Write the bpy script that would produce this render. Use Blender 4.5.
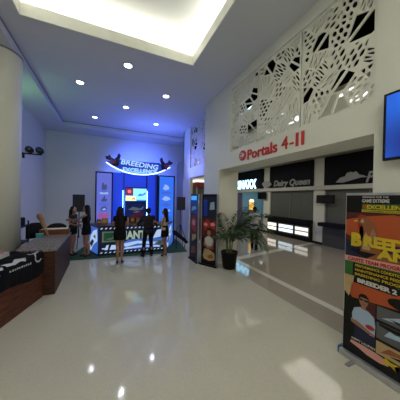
import bpy, bmesh, math, random
from mathutils import Vector, Matrix
PI = math.pi
random.seed(7)
S = bpy.context.scene
COL = S.collection
for o in list(bpy.data.objects): bpy.data.objects.remove(o)

# ------------------------------------------------------------------ camera
cd = bpy.data.cameras.new('camera'); cam = bpy.data.objects.new('camera', cd); COL.objects.link(cam)
cd.sensor_width = 36; cd.sensor_fit = 'HORIZONTAL'; cd.lens = 208/400*36; cd.clip_start = .05; cd.clip_end = 200
yaw, pitch, roll = .415, .009, .0193
F = Vector((math.sin(yaw)*math.cos(pitch), math.cos(yaw)*math.cos(pitch), -math.sin(pitch)))
R = Vector((math.cos(yaw), -math.sin(yaw), 0)); U = R.cross(F)
R2 = R*math.cos(roll)+U*math.sin(roll); U2 = -R*math.sin(roll)+U*math.cos(roll)
m = Matrix((R2, U2, -F)).transposed().to_4x4(); m.translation = (0, 0, 2.05)
cam.matrix_world = m
S.camera = cam
# ------------------------------------------------------------------ view / world
S.view_settings.view_transform = 'Standard'; S.view_settings.look = 'None'
S.view_settings.exposure = 0.1; S.view_settings.gamma = 1
w = bpy.data.worlds.new('world'); S.world = w; w.use_nodes = True
w.node_tree.nodes['Background'].inputs[0].default_value = (.90, .90, .86, 1)
w.node_tree.nodes['Background'].inputs[1].default_value = .10
# light levels (all used by the lamps built below)
L_COVE, L_DOWN, L_BLUE, L_PASS = 18, 34, 2.6, 2.4
HALL_FILL = 280

def lamp(kind, name, loc, energy, color, rot=(0, 0, 0), size=1, size_y=None, spot=None, parent=None, blend=.5):
    l = bpy.data.lights.new(name, kind); l.energy = energy; l.color = color
    if kind == 'AREA':
        l.size = size
        if size_y: l.shape = 'RECTANGLE'; l.size_y = size_y
    else:
        l.shadow_soft_size = size
    if kind == 'SPOT': l.spot_size = spot; l.spot_blend = blend
    o = bpy.data.objects.new(name, l); COL.objects.link(o); o.location = loc; o.rotation_euler = rot
    if parent: o.parent = parent
    return o
# unseen fill lamp added behind the camera to brighten the near hall
lamp('AREA', 'hall_fill_light', (-.2, -3.5, 5.2), HALL_FILL, (1, .97, .9), (0, 0, 0), 6, 5)
lamp('AREA', 'passage_fill_light', (6.3, 3.0, 3.9), 26*L_PASS, (1, .95, .85), (0, 0, 0), 1.2, 5)  # this and the next: unseen fill added for the passage's ambient light
lamp('AREA', 'passage_fill_light', (6.3, 11.0, 3.9), 30*L_PASS, (1, .95, .88), (0, 0, 0), 1.2, 6)
lamp('SPOT', 'stage_wash_blue', (1.3, 9.45, 3.3), 430*L_BLUE, (.06, .12, 1), (math.radians(88), 0, math.radians(-6)), .12, spot=math.radians(88), blend=1)   # behind the sign, aimed at the back wall
lamp('AREA', 'stage_wash_blue', (2.0, 9.7, 3.9), 13*L_BLUE, (.10, .18, 1), (math.radians(165), 0, 0), 2.0, .3)
lamp('SPOT', 'stage_wash_blue', (1.9, 9.7, 3.5), 110*L_BLUE, (.14, .18, 1), (math.radians(92), 0, math.radians(-125)), .15, spot=math.radians(75), blend=1)

# ------------------------------------------------------------------ materials
MATS = {}
def mat(name, col, rough=.6, metal=0, emit=None, es=0, noise=None, nscale=8, bump=0, alpha=1, trans=0, coat=0, spec=.5):
    if name in MATS: return MATS[name]
    M = bpy.data.materials.new(name); M.use_nodes = True; nt = M.node_tree; b = nt.nodes['Principled BSDF']
    col = tuple(col)+(1,)
    b.inputs['Base Color'].default_value = col; b.inputs['Roughness'].default_value = rough
    b.inputs['Metallic'].default_value = metal; b.inputs['Specular IOR Level'].default_value = spec
    b.inputs['Coat Weight'].default_value = coat; b.inputs['Coat Roughness'].default_value = .08
    if trans: b.inputs['Transmission Weight'].default_value = trans
    if emit: b.inputs['Emission Color'].default_value = tuple(emit)+(1,); b.inputs['Emission Strength'].default_value = es
    tc = nt.nodes.new('ShaderNodeTexCoord'); n = nt.nodes.new('ShaderNodeTexNoise')
    n.inputs['Scale'].default_value = nscale; n.inputs['Detail'].default_value = 4
    nt.links.new(tc.outputs['Object'], n.inputs['Vector'])
    if noise is None: noise = tuple(min(1, c*.88) for c in col[:3])
    mx = nt.nodes.new('ShaderNodeMix'); mx.data_type = 'RGBA'
    mx.inputs['A'].default_value = col; mx.inputs['B'].default_value = tuple(noise)+(1,)
    nt.links.new(n.outputs['Fac'], mx.inputs['Factor']); nt.links.new(mx.outputs['Result'], b.inputs['Base Color'])
    if bump:
        bp = nt.nodes.new('ShaderNodeBump'); bp.inputs['Strength'].default_value = bump; bp.inputs['Distance'].default_value = .01
        nt.links.new(n.outputs['Fac'], bp.inputs['Height']); nt.links.new(bp.outputs['Normal'], b.inputs['Normal'])
    MATS[name] = M; return M
def ramp_mat(name, tex, c1, c2, rough, scale, p1=.4, p2=.6, stretch=(1, 1, 1), detail=6, es=0):
    M = bpy.data.materials.new(name); M.use_nodes = True; nt = M.node_tree; b = nt.nodes['Principled BSDF']
    tc = nt.nodes.new('ShaderNodeTexCoord'); mp = nt.nodes.new('ShaderNodeMapping'); mp.inputs['Scale'].default_value = stretch
    nt.links.new(tc.outputs['Object'], mp.inputs['Vector'])
    if tex == 'noise':
        n = nt.nodes.new('ShaderNodeTexNoise'); n.inputs['Detail'].default_value = detail; out = n.outputs['Fac']
    elif tex == 'vor':
        n = nt.nodes.new('ShaderNodeTexVoronoi'); out = n.outputs['Color']
    else:
        n = nt.nodes.new('ShaderNodeTexWave'); n.inputs['Distortion'].default_value = 6; n.inputs['Detail'].default_value = 4; n.bands_direction = 'Z'; out = n.outputs['Fac']
    n.inputs['Scale'].default_value = scale; nt.links.new(mp.outputs[0], n.inputs['Vector'])
    r = nt.nodes.new('ShaderNodeValToRGB'); r.color_ramp.elements[0].position = p1; r.color_ramp.elements[1].position = p2
    r.color_ramp.elements[0].color = tuple(c1)+(1,); r.color_ramp.elements[1].color = tuple(c2)+(1,)
    nt.links.new(out, r.inputs[0]); nt.links.new(r.outputs[0], b.inputs['Base Color'])
    if es:
        nt.links.new(r.outputs[0], b.inputs['Emission Color']); b.inputs['Emission Strength'].default_value = es
    b.inputs['Roughness'].default_value = rough; b.inputs['Specular IOR Level'].default_value = .2
    MATS[name] = M; return M
def emis(name, col, s, pattern=None):
    return mat(name, (.02, .02, .02), .5, emit=col, es=s)

paint = mat('white wall paint', (.77, .77, .66), .6, nscale=2, noise=(.74, .74, .63))
ceilp = mat('ceiling paint', (.68, .69, .68), .7, nscale=1.5, noise=(.66, .67, .66))
lip = mat('cove lip paint', (.80, .80, .72), .6)
latm = mat('white screen lacquer', (.80, .79, .66), .45)
dark = mat('void shade black', (.006, .006, .008), .95, spec=0)
black = mat('black paint', (.008, .008, .009), .5, spec=.25)
blackm = mat('black matte cloth', (.012, .012, .014), .9, noise=(.02, .02, .024), nscale=20, bump=.3, spec=.1)
silver = mat('brushed aluminium', (.55, .56, .58), .35, .8)
grey = mat('grey plastic', (.22, .22, .22), .5)
shut = ramp_mat('roller shutter', 'wave', (.10, .105, .09), (.165, .17, .15), .6, 6, .3, .7)
floorm = bpy.data.materials.new('polished terrazzo'); MATS['floor'] = floorm
def make_floor(M, c1, c2, rough, seams=True):
    M.use_nodes = True; nt = M.node_tree; b = nt.nodes['Principled BSDF']
    tc = nt.nodes.new('ShaderNodeTexCoord')
    v = nt.nodes.new('ShaderNodeTexNoise'); v.inputs['Scale'].default_value = 1.3; v.inputs['Detail'].default_value = 5
    sp = nt.nodes.new('ShaderNodeTexVoronoi'); sp.inputs['Scale'].default_value = 60
    nt.links.new(tc.outputs['Object'], v.inputs['Vector']); nt.links.new(tc.outputs['Object'], sp.inputs['Vector'])
    m1 = nt.nodes.new('ShaderNodeMix'); m1.data_type = 'RGBA'; m1.inputs['A'].default_value = c1+(1,); m1.inputs['B'].default_value = c2+(1,)
    nt.links.new(v.outputs['Fac'], m1.inputs['Factor'])
    m2 = nt.nodes.new('ShaderNodeMix'); m2.data_type = 'RGBA'; m2.blend_type = 'MULTIPLY'; m2.inputs['Factor'].default_value = .10
    nt.links.new(m1.outputs['Result'], m2.inputs['A']); nt.links.new(sp.outputs['Color'], m2.inputs['B'])
    br = nt.nodes.new('ShaderNodeTexBrick'); br.inputs['Scale'].default_value = 1; br.offset = 0
    br.inputs['Brick Width'].default_value = .8; br.inputs['Row Height'].default_value = .8; br.inputs['Mortar Size'].default_value = .004
    br.inputs['Color1'].default_value = (1, 1, 1, 1); br.inputs['Color2'].default_value = (.99, .99, .99, 1); br.inputs['Mortar'].default_value = (.975, .975, .975, 1)
    nt.links.new(tc.outputs['Object'], br.inputs['Vector'])
    m3 = nt.nodes.new('ShaderNodeMix'); m3.data_type = 'RGBA'; m3.blend_type = 'MULTIPLY'; m3.inputs['Factor'].default_value = 1 if seams else 0
    nt.links.new(m2.outputs['Result'], m3.inputs['A']); nt.links.new(br.outputs['Color'], m3.inputs['B'])
    nt.links.new(m3.outputs['Result'], b.inputs['Base Color'])
    b.inputs['Roughness'].default_value = rough; b.inputs['Specular IOR Level'].default_value = .38
make_floor(floorm, (.53, .51, .41), (.49, .47, .37), .075)
floord = bpy.data.materials.new('darker passage tile'); make_floor(floord, (.36, .325, .26), (.32, .29, .23), .07)
floorl = bpy.data.materials.new('pale stone strip'); make_floor(floorl, (.68, .66, .57), (.62, .60, .51), .13)
wood = ramp_mat('red brown wood veneer', 'noise', (.045, .013, .007), (.16, .052, .026), .5, 3, .35, .7, (1.2, 1.2, 14))
wood2 = ramp_mat('dark brown wood veneer', 'noise', (.026, .011, .007), (.085, .034, .020), .55, 3, .35, .7, (1.2, 1.2, 12))
granite = ramp_mat('speckled granite', 'noise', (.09, .07, .06), (.30, .26, .23), .3, 22, .42, .6)
skin = mat('skin', (.36, .19, .125), .55, noise=(.32, .165, .105))
skin2 = mat('tanned skin', (.30, .145, .09), .55, noise=(.27, .13, .08))
hairm = mat('black hair', (.006, .005, .005), .5, noise=(.010, .008, .007), nscale=40, spec=.15)

# ------------------------------------------------------------------ mesh helpers
def obj(name, bm, mats, parent=None, smooth=False, loc=None):
    me = bpy.data.meshes.new(name)
    bmesh.ops.recalc_face_normals(bm, faces=bm.faces[:]) if smooth != 'keep' else None
    bm.to_mesh(me); bm.free()
    if not isinstance(mats, (list, tuple)): mats = [mats]
    for q in mats: me.materials.append(q)
    if smooth is True:
        for p in me.polygons: p.use_smooth = True
    o = bpy.data.objects.new(name, me); COL.objects.link(o)
    if parent: o.parent = parent
    if loc: o.location = loc
    return o
def bx(bm, x0, x1, y0, y1, z0, z1, mi=0, bev=0):
    vs = [bm.verts.new((x, y, z)) for x in (x0, x1) for y in (y0, y1) for z in (z0, z1)]
    fs = []
    for f in ((0, 1, 3, 2), (4, 6, 7, 5), (0, 4, 5, 1), (2, 3, 7, 6), (0, 2, 6, 4), (1, 5, 7, 3)):
        q = bm.faces.new([vs[i] for i in f]); q.material_index = mi; fs.append(q)
    if bev:
        es = list({e for f in fs for e in f.edges})
        bmesh.ops.bevel(bm, geom=es, offset=bev, segments=2, affect='EDGES', profile=.5)
def box(name, x0, x1, y0, y1, z0, z1, m_, parent=None, bev=0):
    bm = bmesh.new(); bx(bm, x0, x1, y0, y1, z0, z1, 0, bev); return obj(name, bm, m_, parent)
def prism(bm, pts, z0, z1, mi=0):                     # pts (x,y) footprint
    a = [bm.verts.new((x, y, z0)) for x, y in pts]; b = [bm.verts.new((x, y, z1)) for x, y in pts]
    n = len(pts)
    fs = [bm.faces.new(a[::-1]), bm.faces.new(b)]
    for i in range(n): fs.append(bm.faces.new((a[i], a[(i+1) % n], b[(i+1) % n], b[i])))
    for f in fs: f.material_index = mi
def slab(bm, pts, y0, y1, mi=0):                      # pts (x,z) outline, thickness along y
    a = [bm.verts.new((x, y0, z)) for x, z in pts]; b = [bm.verts.new((x, y1, z)) for x, z in pts]
    n = len(pts)
    fs = [bm.faces.new(a), bm.faces.new(b[::-1])]
    for i in range(n): fs.append(bm.faces.new((a[i], a[(i+1) % n], b[(i+1) % n], b[i])))
    for f in fs: f.material_index = mi
def basis(d):
    d = Vector(d).normalized(); u = Vector((1, 0, 0)) if abs(d.x) < .8 else Vector((0, 1, 0))
    u = (u-d*u.dot(d)).normalized(); return d, u, d.cross(u)
def tube(bm, pts, rad, n=10, mi=0, caps=True):
    if not isinstance(rad, (list, tuple)): rad = [rad]*len(pts)
    pts = [Vector(p) for p in pts]; rings = []
    _, u, v = basis(pts[1]-pts[0])
    for i, p in enumerate(pts):
        d = (pts[min(i+1, len(pts)-1)]-pts[max(i-1, 0)]).normalized()
        u = (u-d*u.dot(d)).normalized(); v = d.cross(u)
        rings.append([bm.verts.new(p+(u*math.cos(2*PI*k/n)+v*math.sin(2*PI*k/n))*rad[i]) for k in range(n)])
    for a, b in zip(rings, rings[1:]):
        for k in range(n):
            f = bm.faces.new((a[k], a[(k+1) % n], b[(k+1) % n], b[k])); f.material_index = mi
    if caps: bm.faces.new(rings[0][::-1]).material_index = mi; bm.faces.new(rings[-1]).material_index = mi
def lathe(bm, prof, n=28, c=(0, 0), mi=0):
    rings = [[bm.verts.new((c[0]+r*math.cos(2*PI*k/n), c[1]+r*math.sin(2*PI*k/n), z)) for k in range(n)] for r, z in prof]
    for a, b in zip(rings, rings[1:]):
        for k in range(n): bm.faces.new((a[k], a[(k+1) % n], b[(k+1) % n], b[k])).material_index = mi
    bm.faces.new(rings[0][::-1]).material_index = mi; bm.faces.new(rings[-1]).material_index = mi
def ell(bm, c, r, n=14, rot=None):
    g = bmesh.ops.create_uvsphere(bm, u_segments=n, v_segments=max(6, n//2+2), radius=1)
    M = Matrix.Diagonal((*r, 1))
    if rot is not None: M = rot.to_4x4() @ M
    M = Matrix.Translation(c) @ M
    bmesh.ops.transform(bm, matrix=M, verts=g['verts'])
def cap(bm, a, b, ra, rb, n=12):                      # tapered capsule
    a, b = Vector(a), Vector(b); d = (b-a)
    L = d.length; dn = d.normalized(); pts = []; rr = []
    for t in (-1, -.8, -.45): pts.append(a+dn*ra*t); rr.append(ra*math.sqrt(max(.0004, 1-t*t)))
    pts.append(a); rr.append(ra); pts.append(b); rr.append(rb)
    for t in (.45, .8, 1): pts.append(b+dn*rb*t); rr.append(rb*math.sqrt(max(.0004, 1-t*t)))
    tube(bm, pts, rr, n)
def loft(bm, secs, n=20):                             # secs: (cx,cy,z,rx,ry)
    rings = [[bm.verts.new((cx+rx*math.cos(2*PI*k/n), cy+ry*math.sin(2*PI*k/n), z)) for k in range(n)] for cx, cy, z, rx, ry in secs]
    for a, b in zip(rings, rings[1:]):
        for k in range(n): bm.faces.new((a[k], a[(k+1) % n], b[(k+1) % n], b[k]))
    bm.faces.new(rings[0][::-1]); bm.faces.new(rings[-1])
def remesh(name, bm, m_, parent, voxel=.009, smooth_it=4):
    o = obj(name, bm, m_, None, True)
    r = o.modifiers.new('r', 'REMESH'); r.mode = 'VOXEL'; r.voxel_size = voxel; r.use_smooth_shade = True
    if smooth_it:
        s_ = o.modifiers.new('s', 'SMOOTH'); s_.iterations = smooth_it; s_.factor = .5
    dg = bpy.context.evaluated_depsgraph_get(); dg.update()
    me = bpy.data.meshes.new_from_object(o.evaluated_get(dg)); old = o.data
    o.modifiers.clear(); o.data = me; bpy.data.meshes.remove(old); me.name = name
    for p in me.polygons: p.use_smooth = True
    if parent: o.parent = parent
    return o
def thing(name, label, cat, loc=(0, 0, 0), rotz=0, group=None):
    o = bpy.data.objects.new(name, None); COL.objects.link(o); o.empty_display_size = .1
    o.location = loc; o.rotation_euler = (0, 0, rotz); o['label'] = label; o['category'] = cat
    if group: o['group'] = group
    return o
def tag(o, label, cat, group=None):
    o['label'] = label; o['category'] = cat
    if group: o['group'] = group
    return o
def struct(o): o['kind'] = 'structure'; return o
def dup(root, loc, rotz, label, group=None):
    r = root.copy(); COL.objects.link(r); r.location = loc; r.rotation_euler = (0, 0, rotz); r['label'] = label
    if group: r['group'] = group
    for ch in list(root.children):
        c = ch.copy(); COL.objects.link(c); c.parent = r
        for g in list(ch.children):
            d = g.copy(); COL.objects.link(d); d.parent = c
    return r
def curve_mesh(cu):
    t = bpy.data.objects.new('tmp', cu); COL.objects.link(t)
    dg = bpy.context.evaluated_depsgraph_get(); dg.update()
    me = bpy.data.meshes.new_from_object(t.evaluated_get(dg))
    bpy.data.objects.remove(t); return me
def text(name, body, x, y, z, h, m_, parent, width=None, depth=.004, shear=0, bold=0, arc=None, label=None):
    """lettering in the local xz plane facing -y; left edge x, baseline z, cap height h"""
    cu = bpy.data.curves.new(name, 'FONT'); cu.body = body; cu.size = 1; cu.extrude = .5; cu.shear = shear; cu.offset = bold
    cu.resolution_u = 3
    me = curve_mesh(cu); vs = me.vertices
    if len(vs) == 0: return None
    x0 = min(v.co.x for v in vs); x1 = max(v.co.x for v in vs); sc = h/.73
    sx = width/(x1-x0) if width else sc
    for v in vs:
        px = (v.co.x-x0)*sx; pz = v.co.y*sc; py = -v.co.z*depth
        dz = arc(px) if arc else 0
        v.co = (x+px, y+py, z+pz+dz)
    me.name = name; me.materials.clear(); me.materials.append(m_)
    o = bpy.data.objects.new(name, me); COL.objects.link(o); o.parent = parent
    if label: o['label'] = label
    return o
def graphic(name, polys, mats, parent, y=0, step=.0012, label=None):
    """printed artwork: polys (material index, [(x,z)..], layer)"""
    bm = bmesh.new()
    for mi, pts, lay in polys:
        try:
            f = bm.faces.new([bm.verts.new((px, y-step*lay, pz)) for px, pz in pts]); f.material_index = mi
        except ValueError: pass
    bmesh.ops.triangulate(bm, faces=bm.faces[:])
    for f in bm.faces:
        f.normal_update()
        if f.normal.y > 0: f.normal_flip()
    o = obj(name, bm, mats, parent, 'keep')
    if label: o['label'] = label
    return o
def rect(x0, x1, z0, z1): return [(x0, z0), (x1, z0), (x1, z1), (x0, z1)]
def disc(cx, cz, rx, rz, n=16, a0=0, rot=0):
    return [(cx+rx*math.cos(a)*math.cos(rot)-rz*math.sin(a)*math.sin(rot), cz+rx*math.cos(a)*math.sin(rot)+rz*math.sin(a)*math.cos(rot)) for a in [a0+2*PI*k/n for k in range(n)]]

ZC = 5.39            # hall ceiling
RX = -PI/2           # rotation of things facing the hall from the right-hand side (facing -X)

# ================================================================== STRUCTURE
struct(box('floor', -3.2, 3.32, -7, 12.6, -.1, 0, floorm))
bm = bmesh.new(); bx(bm, 3.32, 9.6, -7, 26, -.1, 0); bx(bm, 9.6, 12.5, 10.6, 15, -.1, 0); struct(obj('floor', bm, floord))
struct(box('trim_1', 3.86, 4.03, -7, 26, 0, .003, floorl))
bm = bmesh.new(); prism(bm, [(4.03, 5.85), (9.0, 6.80), (9.0, 7.05), (4.03, 6.15)], 0, .003); struct(obj('trim_2', bm, floorl))
bm = bmesh.new(); prism(bm, [(4.03, 15.4), (9.0, 16.0), (9.0, 16.3), (4.03, 15.7)], 0, .003); struct(obj('trim_3', bm, floorl))

# ceiling with the lit cove
X0, X1, Y0, Y1 = -1.58, 1.93, .3, 4.95
bm = bmesh.new()
bx(bm, -1.92, X0, -7, 11.04, ZC, ZC+.2); bx(bm, X1, 3.5, -7, 11.04, ZC, ZC+.2)
bx(bm, X0, X1, Y1, 11.04, ZC, ZC+.2); bx(bm, X0, X1, -7, Y0, ZC, ZC+.2)
bx(bm, 3.5, 5.0, -7, 12.6, ZC, ZC+.2)
bx(bm, -3.2, -1.92, -7, 12.6, 5.2, 5.4); bx(bm, -1.92, 5.0, 11.04, 12.6, 5.2, 5.59)
# recess above the opening
e = .34; zr = 5.98
bx(bm, X0-e, X1+e, Y0-e, Y1+e, zr, zr+.1)
bx(bm, X0-e-.1, X0-e, Y0-e, Y1+e, ZC+.2, zr); bx(bm, X1+e, X1+e+.1, Y0-e, Y1+e, ZC+.2, zr)
bx(bm, X0-e-.1, X1+e+.1, Y0-e-.1, Y0-e, ZC+.2, zr); bx(bm, X0-e-.1, X1+e+.1, Y1+e, Y1+e+.1, ZC+.2, zr)
struct(obj('ceiling', bm, ceilp))
bm = bmesh.new()
bx(bm, X0, X0+.03, Y0, Y1, ZC-.004, ZC+.24); bx(bm, X1-.03, X1, Y0, Y1, ZC-.004, ZC+.24)
bx(bm, X0, X1, Y0, Y0+.03, ZC-.004, ZC+.24); bx(bm, X0, X1, Y1-.03, Y1, ZC-.004, ZC+.24)
struct(obj('trim_4', bm, lip))
bm = bmesh.new()                                      # shadow gap round the main ceiling
bx(bm, -1.95, -1.90, -7, 11.04, ZC-.025, ZC+.01); bx(bm, -1.95, 3.5, 11.02, 11.07, ZC-.025, ZC+.01)
struct(obj('trim_5', bm, mat('grey groove and shade ring', (.30, .31, .33), .7)))
cove = emis('cove led glow', (1, .97, .84), L_COVE)
for k, (a, b, c, d) in enumerate(((X0-.22, X0-.12, Y0, Y1), (X1+.12, X1+.22, Y0, Y1), (X0, X1, Y0-.22, Y0-.12), (X0, X1, Y1+.12, Y1+.22))):
    side = ('left', 'right', 'near', 'far')[k]
    tag(box('led_strip', a, b, c, d, ZC+.2, ZC+.23, cove), f'white light strip hidden on the {side} ledge of the ceiling cove', 'light', 'light strips in the ceiling cove')

bm = bmesh.new(); bx(bm, -3.0, -2.80, -7, 12.2, 0, 5.4); struct(obj('wall_left', bm, paint))
bm = bmesh.new(); bx(bm, -3.0, 4.75, 12.2, 12.4, 0, 5.4); struct(obj('wall_back', bm, paint))
# right side: piers, header band, recessed stretch behind
bm = bmesh.new()
XW, XI = 3.17, 3.86
bx(bm, XW, XI, 5.72, 6.85, 0, ZC)                      # corner pier
bx(bm, XW, XI, -2.2, 1.585, 0, ZC)                     # near pier
bx(bm, XW, XI, 1.585, 5.72, 2.94, 3.38)                # header with the sign
bx(bm, XW, XW+.12, 1.585, 5.72, 5.15, ZC)                  # band above the screens
bx(bm, XW, XW+.3, 5.10, 5.72, 3.38, 5.15)              # blind panel beside the pier
bx(bm, XI-.1, XI, 1.585, 5.72, 3.38, 4.02)             # upstand behind the screens
bx(bm, XW, XI, -7, -5.8, 0, ZC); bx(bm, XW, XI, -5.8, -2.2, 2.94, ZC)
struct(obj('wall_right', bm, paint))
bm = bmesh.new()
bx(bm, 3.5, 3.62, 9.2, 10.15, 0, ZC); bx(bm, 3.62, 3.9, 10.05, 10.15, 0, ZC)
bx(bm, 3.5, 3.9, 6.85, 9.2, 2.99, 3.45)
bx(bm, 3.5, 3.9, 10.05, 10.15, 3.0, ZC)
bx(bm, 4.55, 4.75, 10.15, 12.2, 0, ZC); bx(bm, 3.9, 4.75, 10.05, 10.15, 0, ZC)
bx(bm, 3.8, 3.9, 6.85, 9.2, 3.45, 4.1)
struct(obj('wall_right', bm, paint))
# near-black lining stands in for the unlit ceiling void behind the screens
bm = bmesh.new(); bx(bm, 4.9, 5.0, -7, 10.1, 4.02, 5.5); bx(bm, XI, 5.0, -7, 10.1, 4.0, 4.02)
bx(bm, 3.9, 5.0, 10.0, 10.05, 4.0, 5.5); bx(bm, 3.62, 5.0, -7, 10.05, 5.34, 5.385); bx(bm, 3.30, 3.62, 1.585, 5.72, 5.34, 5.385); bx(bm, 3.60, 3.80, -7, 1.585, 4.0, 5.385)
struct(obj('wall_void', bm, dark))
# passage
pc = mat('passage ceiling paint', (.40, .39, .34), .7)
struct(box('ceiling', XI, 9.8, -7, 26, 4.03, 4.15, pc))
struct(box('wall_passage_end', 3.86, 9.8, 26, 26.2, 0, 4.1, pc))
struct(box('wall_passage_near', 3.86, 9.8, -7.2, -7, 0, 4.1, pc))
bm = bmesh.new(); bx(bm, 3.8, 3.9, 10.15, 26, 0, 4.03); struct(obj('wall_passage_left', bm, pc))
# shop front wall: pillars, ledge
bm = bmesh.new()
for a, b in ((9.97, 10.55), (6.45, 7.01), (2.3, 2.9), (13.95, 14.5)): bx(bm, 9.1, 9.5, a, b, 0, 4.03)
bx(bm, 9.12, 9.5, -7, 2.3, 0, 4.03); bx(bm, 9.12, 9.5, 14.5, 26, 0, 4.03)
struct(obj('wall_shops', bm, paint))
struct(box('trim_6', 8.98, 9.3, 2.3, 14.2, 2.55, 2.73, mat('ledge paint', (.62, .62, .55), .5)))
struct(box('trim_7', 9.02, 9.1, 2.3, 14.2, 0, .10, black))

# ================================================================== LATTICE SCREENS
def clip(poly, n, c):
    out = []
    for i in range(len(poly)):
        a, b = poly[i], poly[(i+1) % len(poly)]
        da = a[0]*n[0]+a[1]*n[1]-c; db = b[0]*n[0]+b[1]*n[1]-c
        if da <= 0: out.append(a)
        if da*db < 0:
            t = da/(da-db); out.append((a[0]+(b[0]-a[0])*t, a[1]+(b[1]-a[1])*t))
    return out
def shrink(poly, d):
    area = sum(poly[i][0]*poly[(i+1) % len(poly)][1]-poly[(i+1) % len(poly)][0]*poly[i][1] for i in range(len(poly)))
    if area < 0: poly = poly[::-1]
    out = poly
    for i in range(len(poly)):
        a, b = poly[i], poly[(i+1) % len(poly)]
        ex, ey = b[0]-a[0], b[1]-a[1]; L = math.hypot(ex, ey)
        if L < 1e-6: continue
        n = (ey/L, -ex/L)
        out = clip(out, n, n[0]*a[0]+n[1]*a[1]-d)
        if len(out) < 3: return []
    return out
def inside(p, poly):
    c = False; j = len(poly)-1
    for i in range(len(poly)):
        if (poly[i][1] > p[1]) != (poly[j][1] > p[1]) and p[0] < (poly[j][0]-poly[i][0])*(p[1]-poly[i][1])/(poly[j][1]-poly[i][1])+poly[i][0]: c = not c
        j = i
    return c
def lens(cx, cz, L, w, a, n=7):
    pts = []
    for k in range(n+1):
        t = -1+2*k/n; pts.append((t*L/2, w/2*(1-t*t)))
    for k in range(1, n):
        t = 1-2*k/n; pts.append((t*L/2, -w/2*(1-t*t)))
    ca, sa = math.cos(a), math.sin(a)
    return [(cx+x*ca-z*sa, cz+x*sa+z*ca) for x, z in pts]
def screen_mesh(W, H, rnd, ncell=22):
    holes = []
    seeds = []
    while len(seeds) < ncell:
        p = (rnd.uniform(0, W), rnd.uniform(0, H))
        if all(math.hypot(p[0]-q[0], p[1]-q[1]) > .20 for q in seeds): seeds.append(p)
    for s in seeds:
        cell = [(.015, .015), (W-.015, .015), (W-.015, H-.015), (.015, H-.015)]
        for q in seeds:
            if q is s: continue
            nx, nz = q[0]-s[0], q[1]-s[1]; L = math.hypot(nx, nz); nx /= L; nz /= L
            cell = clip(cell, (nx, nz), nx*(s[0]+q[0])/2+nz*(s[1]+q[1])/2)
            if len(cell) < 3: break
        cell = shrink(cell, .012)
        if len(cell) < 3: continue
        kind = rnd.choice(('oval', 'oval', 'slit', 'slit', 'slit', 'open', 'open'))
        a = rnd.choice((.5, .9, 1.3, 2.2, -.3))+rnd.uniform(-.2, .2)
        ca, sa = math.cos(a), math.sin(a)
        if kind == 'open':
            sub = clip(cell, (ca, sa), ca*s[0]+sa*s[1]-.012); sub2 = clip(cell, (-ca, -sa), -(ca*s[0]+sa*s[1])-.012)
            for q in (sub, sub2):
                q = shrink(q, .006) if len(q) > 2 else []
                if len(q) > 2: holes.append(q)
            continue
        step, rows = (.125, .080) if kind == 'oval' else (.26, .047)
        for i in range(-6, 7):
            for j in range(-14, 15):
                u = (i+(.5 if j % 2 else 0))*step; v = j*rows
                cx, cz = s[0]+u*ca-v*sa, s[1]+u*sa+v*ca
                if kind == 'oval':
                    f = rnd.uniform(.75, 1.1); h = disc(cx, cz, .052*f, .033*f, 9, 0, a)
                else:
                    h = lens(cx, cz, .25, .034*rnd.uniform(.75, 1.12), a+.06*j*.3, 6)
                # keep the part inside the cell
                ok = sum(inside(p, cell) for p in h)
                if ok == len(h): holes.append(h)
                elif ok >= len(h)*.35:
                    q = h
                    area = sum(cell[k][0]*cell[(k+1) % len(cell)][1]-cell[(k+1) % len(cell)][0]*cell[k][1] for k in range(len(cell)))
                    cc = cell if area > 0 else cell[::-1]
                    for k in range(len(cc)):
                        p0, p1 = cc[k], cc[(k+1) % len(cc)]; ex, ey = p1[0]-p0[0], p1[1]-p0[1]; L = math.hypot(ex, ey)
                        if L < 1e-6: continue
                        n = (ey/L, -ex/L); q = clip(q, n, n[0]*p0[0]+n[1]*p0[1])
                        if len(q) < 3: break
                    if len(q) > 2: holes.append(q)
    cu = bpy.data.curves.new('screen', 'CURVE'); cu.dimensions = '2D'; cu.fill_mode = 'BOTH'; cu.extrude = .012
    for poly in [[(0, 0), (W, 0), (W, H), (0, H)]]+holes:
        sp = cu.splines.new('POLY'); sp.points.add(len(poly)-1); sp.use_cyclic_u = True
        for k, p in enumerate(poly): sp.points[k].co = (p[0], p[1], 0, 1)
    me = curve_mesh(cu)
    for v in me.vertices: v.co = (v.co.x, -v.co.z, v.co.y)
    me.materials.clear(); me.materials.append(latm); me.name = 'lattice_screen'
    return me
rnd = random.Random(11)
spans = [(5.10, 3.98), (3.96, 2.79), (2.77, 1.60)]
for k, (ya, yb) in enumerate(spans):
    me = screen_mesh(ya-yb, 1.76, rnd, 24)
    o = bpy.data.objects.new('lattice_screen', me); COL.objects.link(o)
    o.location = (XW+.05, ya, 3.385); o.rotation_euler = (0, 0, RX)
    tag(o, ('white cut-out leaf pattern screen above the sign, touching the corner pier', 'white cut-out leaf pattern screen above the sign, middle one of three', 'white cut-out leaf pattern screen above the sign, beside the near pier with the television')[k], 'screen', 'cut-out screens above the sign')
for k, (ya, yb) in enumerate([(10.03, 8.46), (8.44, 6.87)]):
    me = screen_mesh(ya-yb, 1.93, rnd, 26)
    o = bpy.data.objects.new('lattice_screen', me); COL.objects.link(o)
    o.location = (3.56, ya, 3.455); o.rotation_euler = (0, 0, RX)
    tag(o, ('white cut-out screen high up beyond the corner pier, nearer the blue stage wall', 'white cut-out screen high up, just beyond the corner pier')[k], 'screen', 'cut-out screens beyond the pier')
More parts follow.
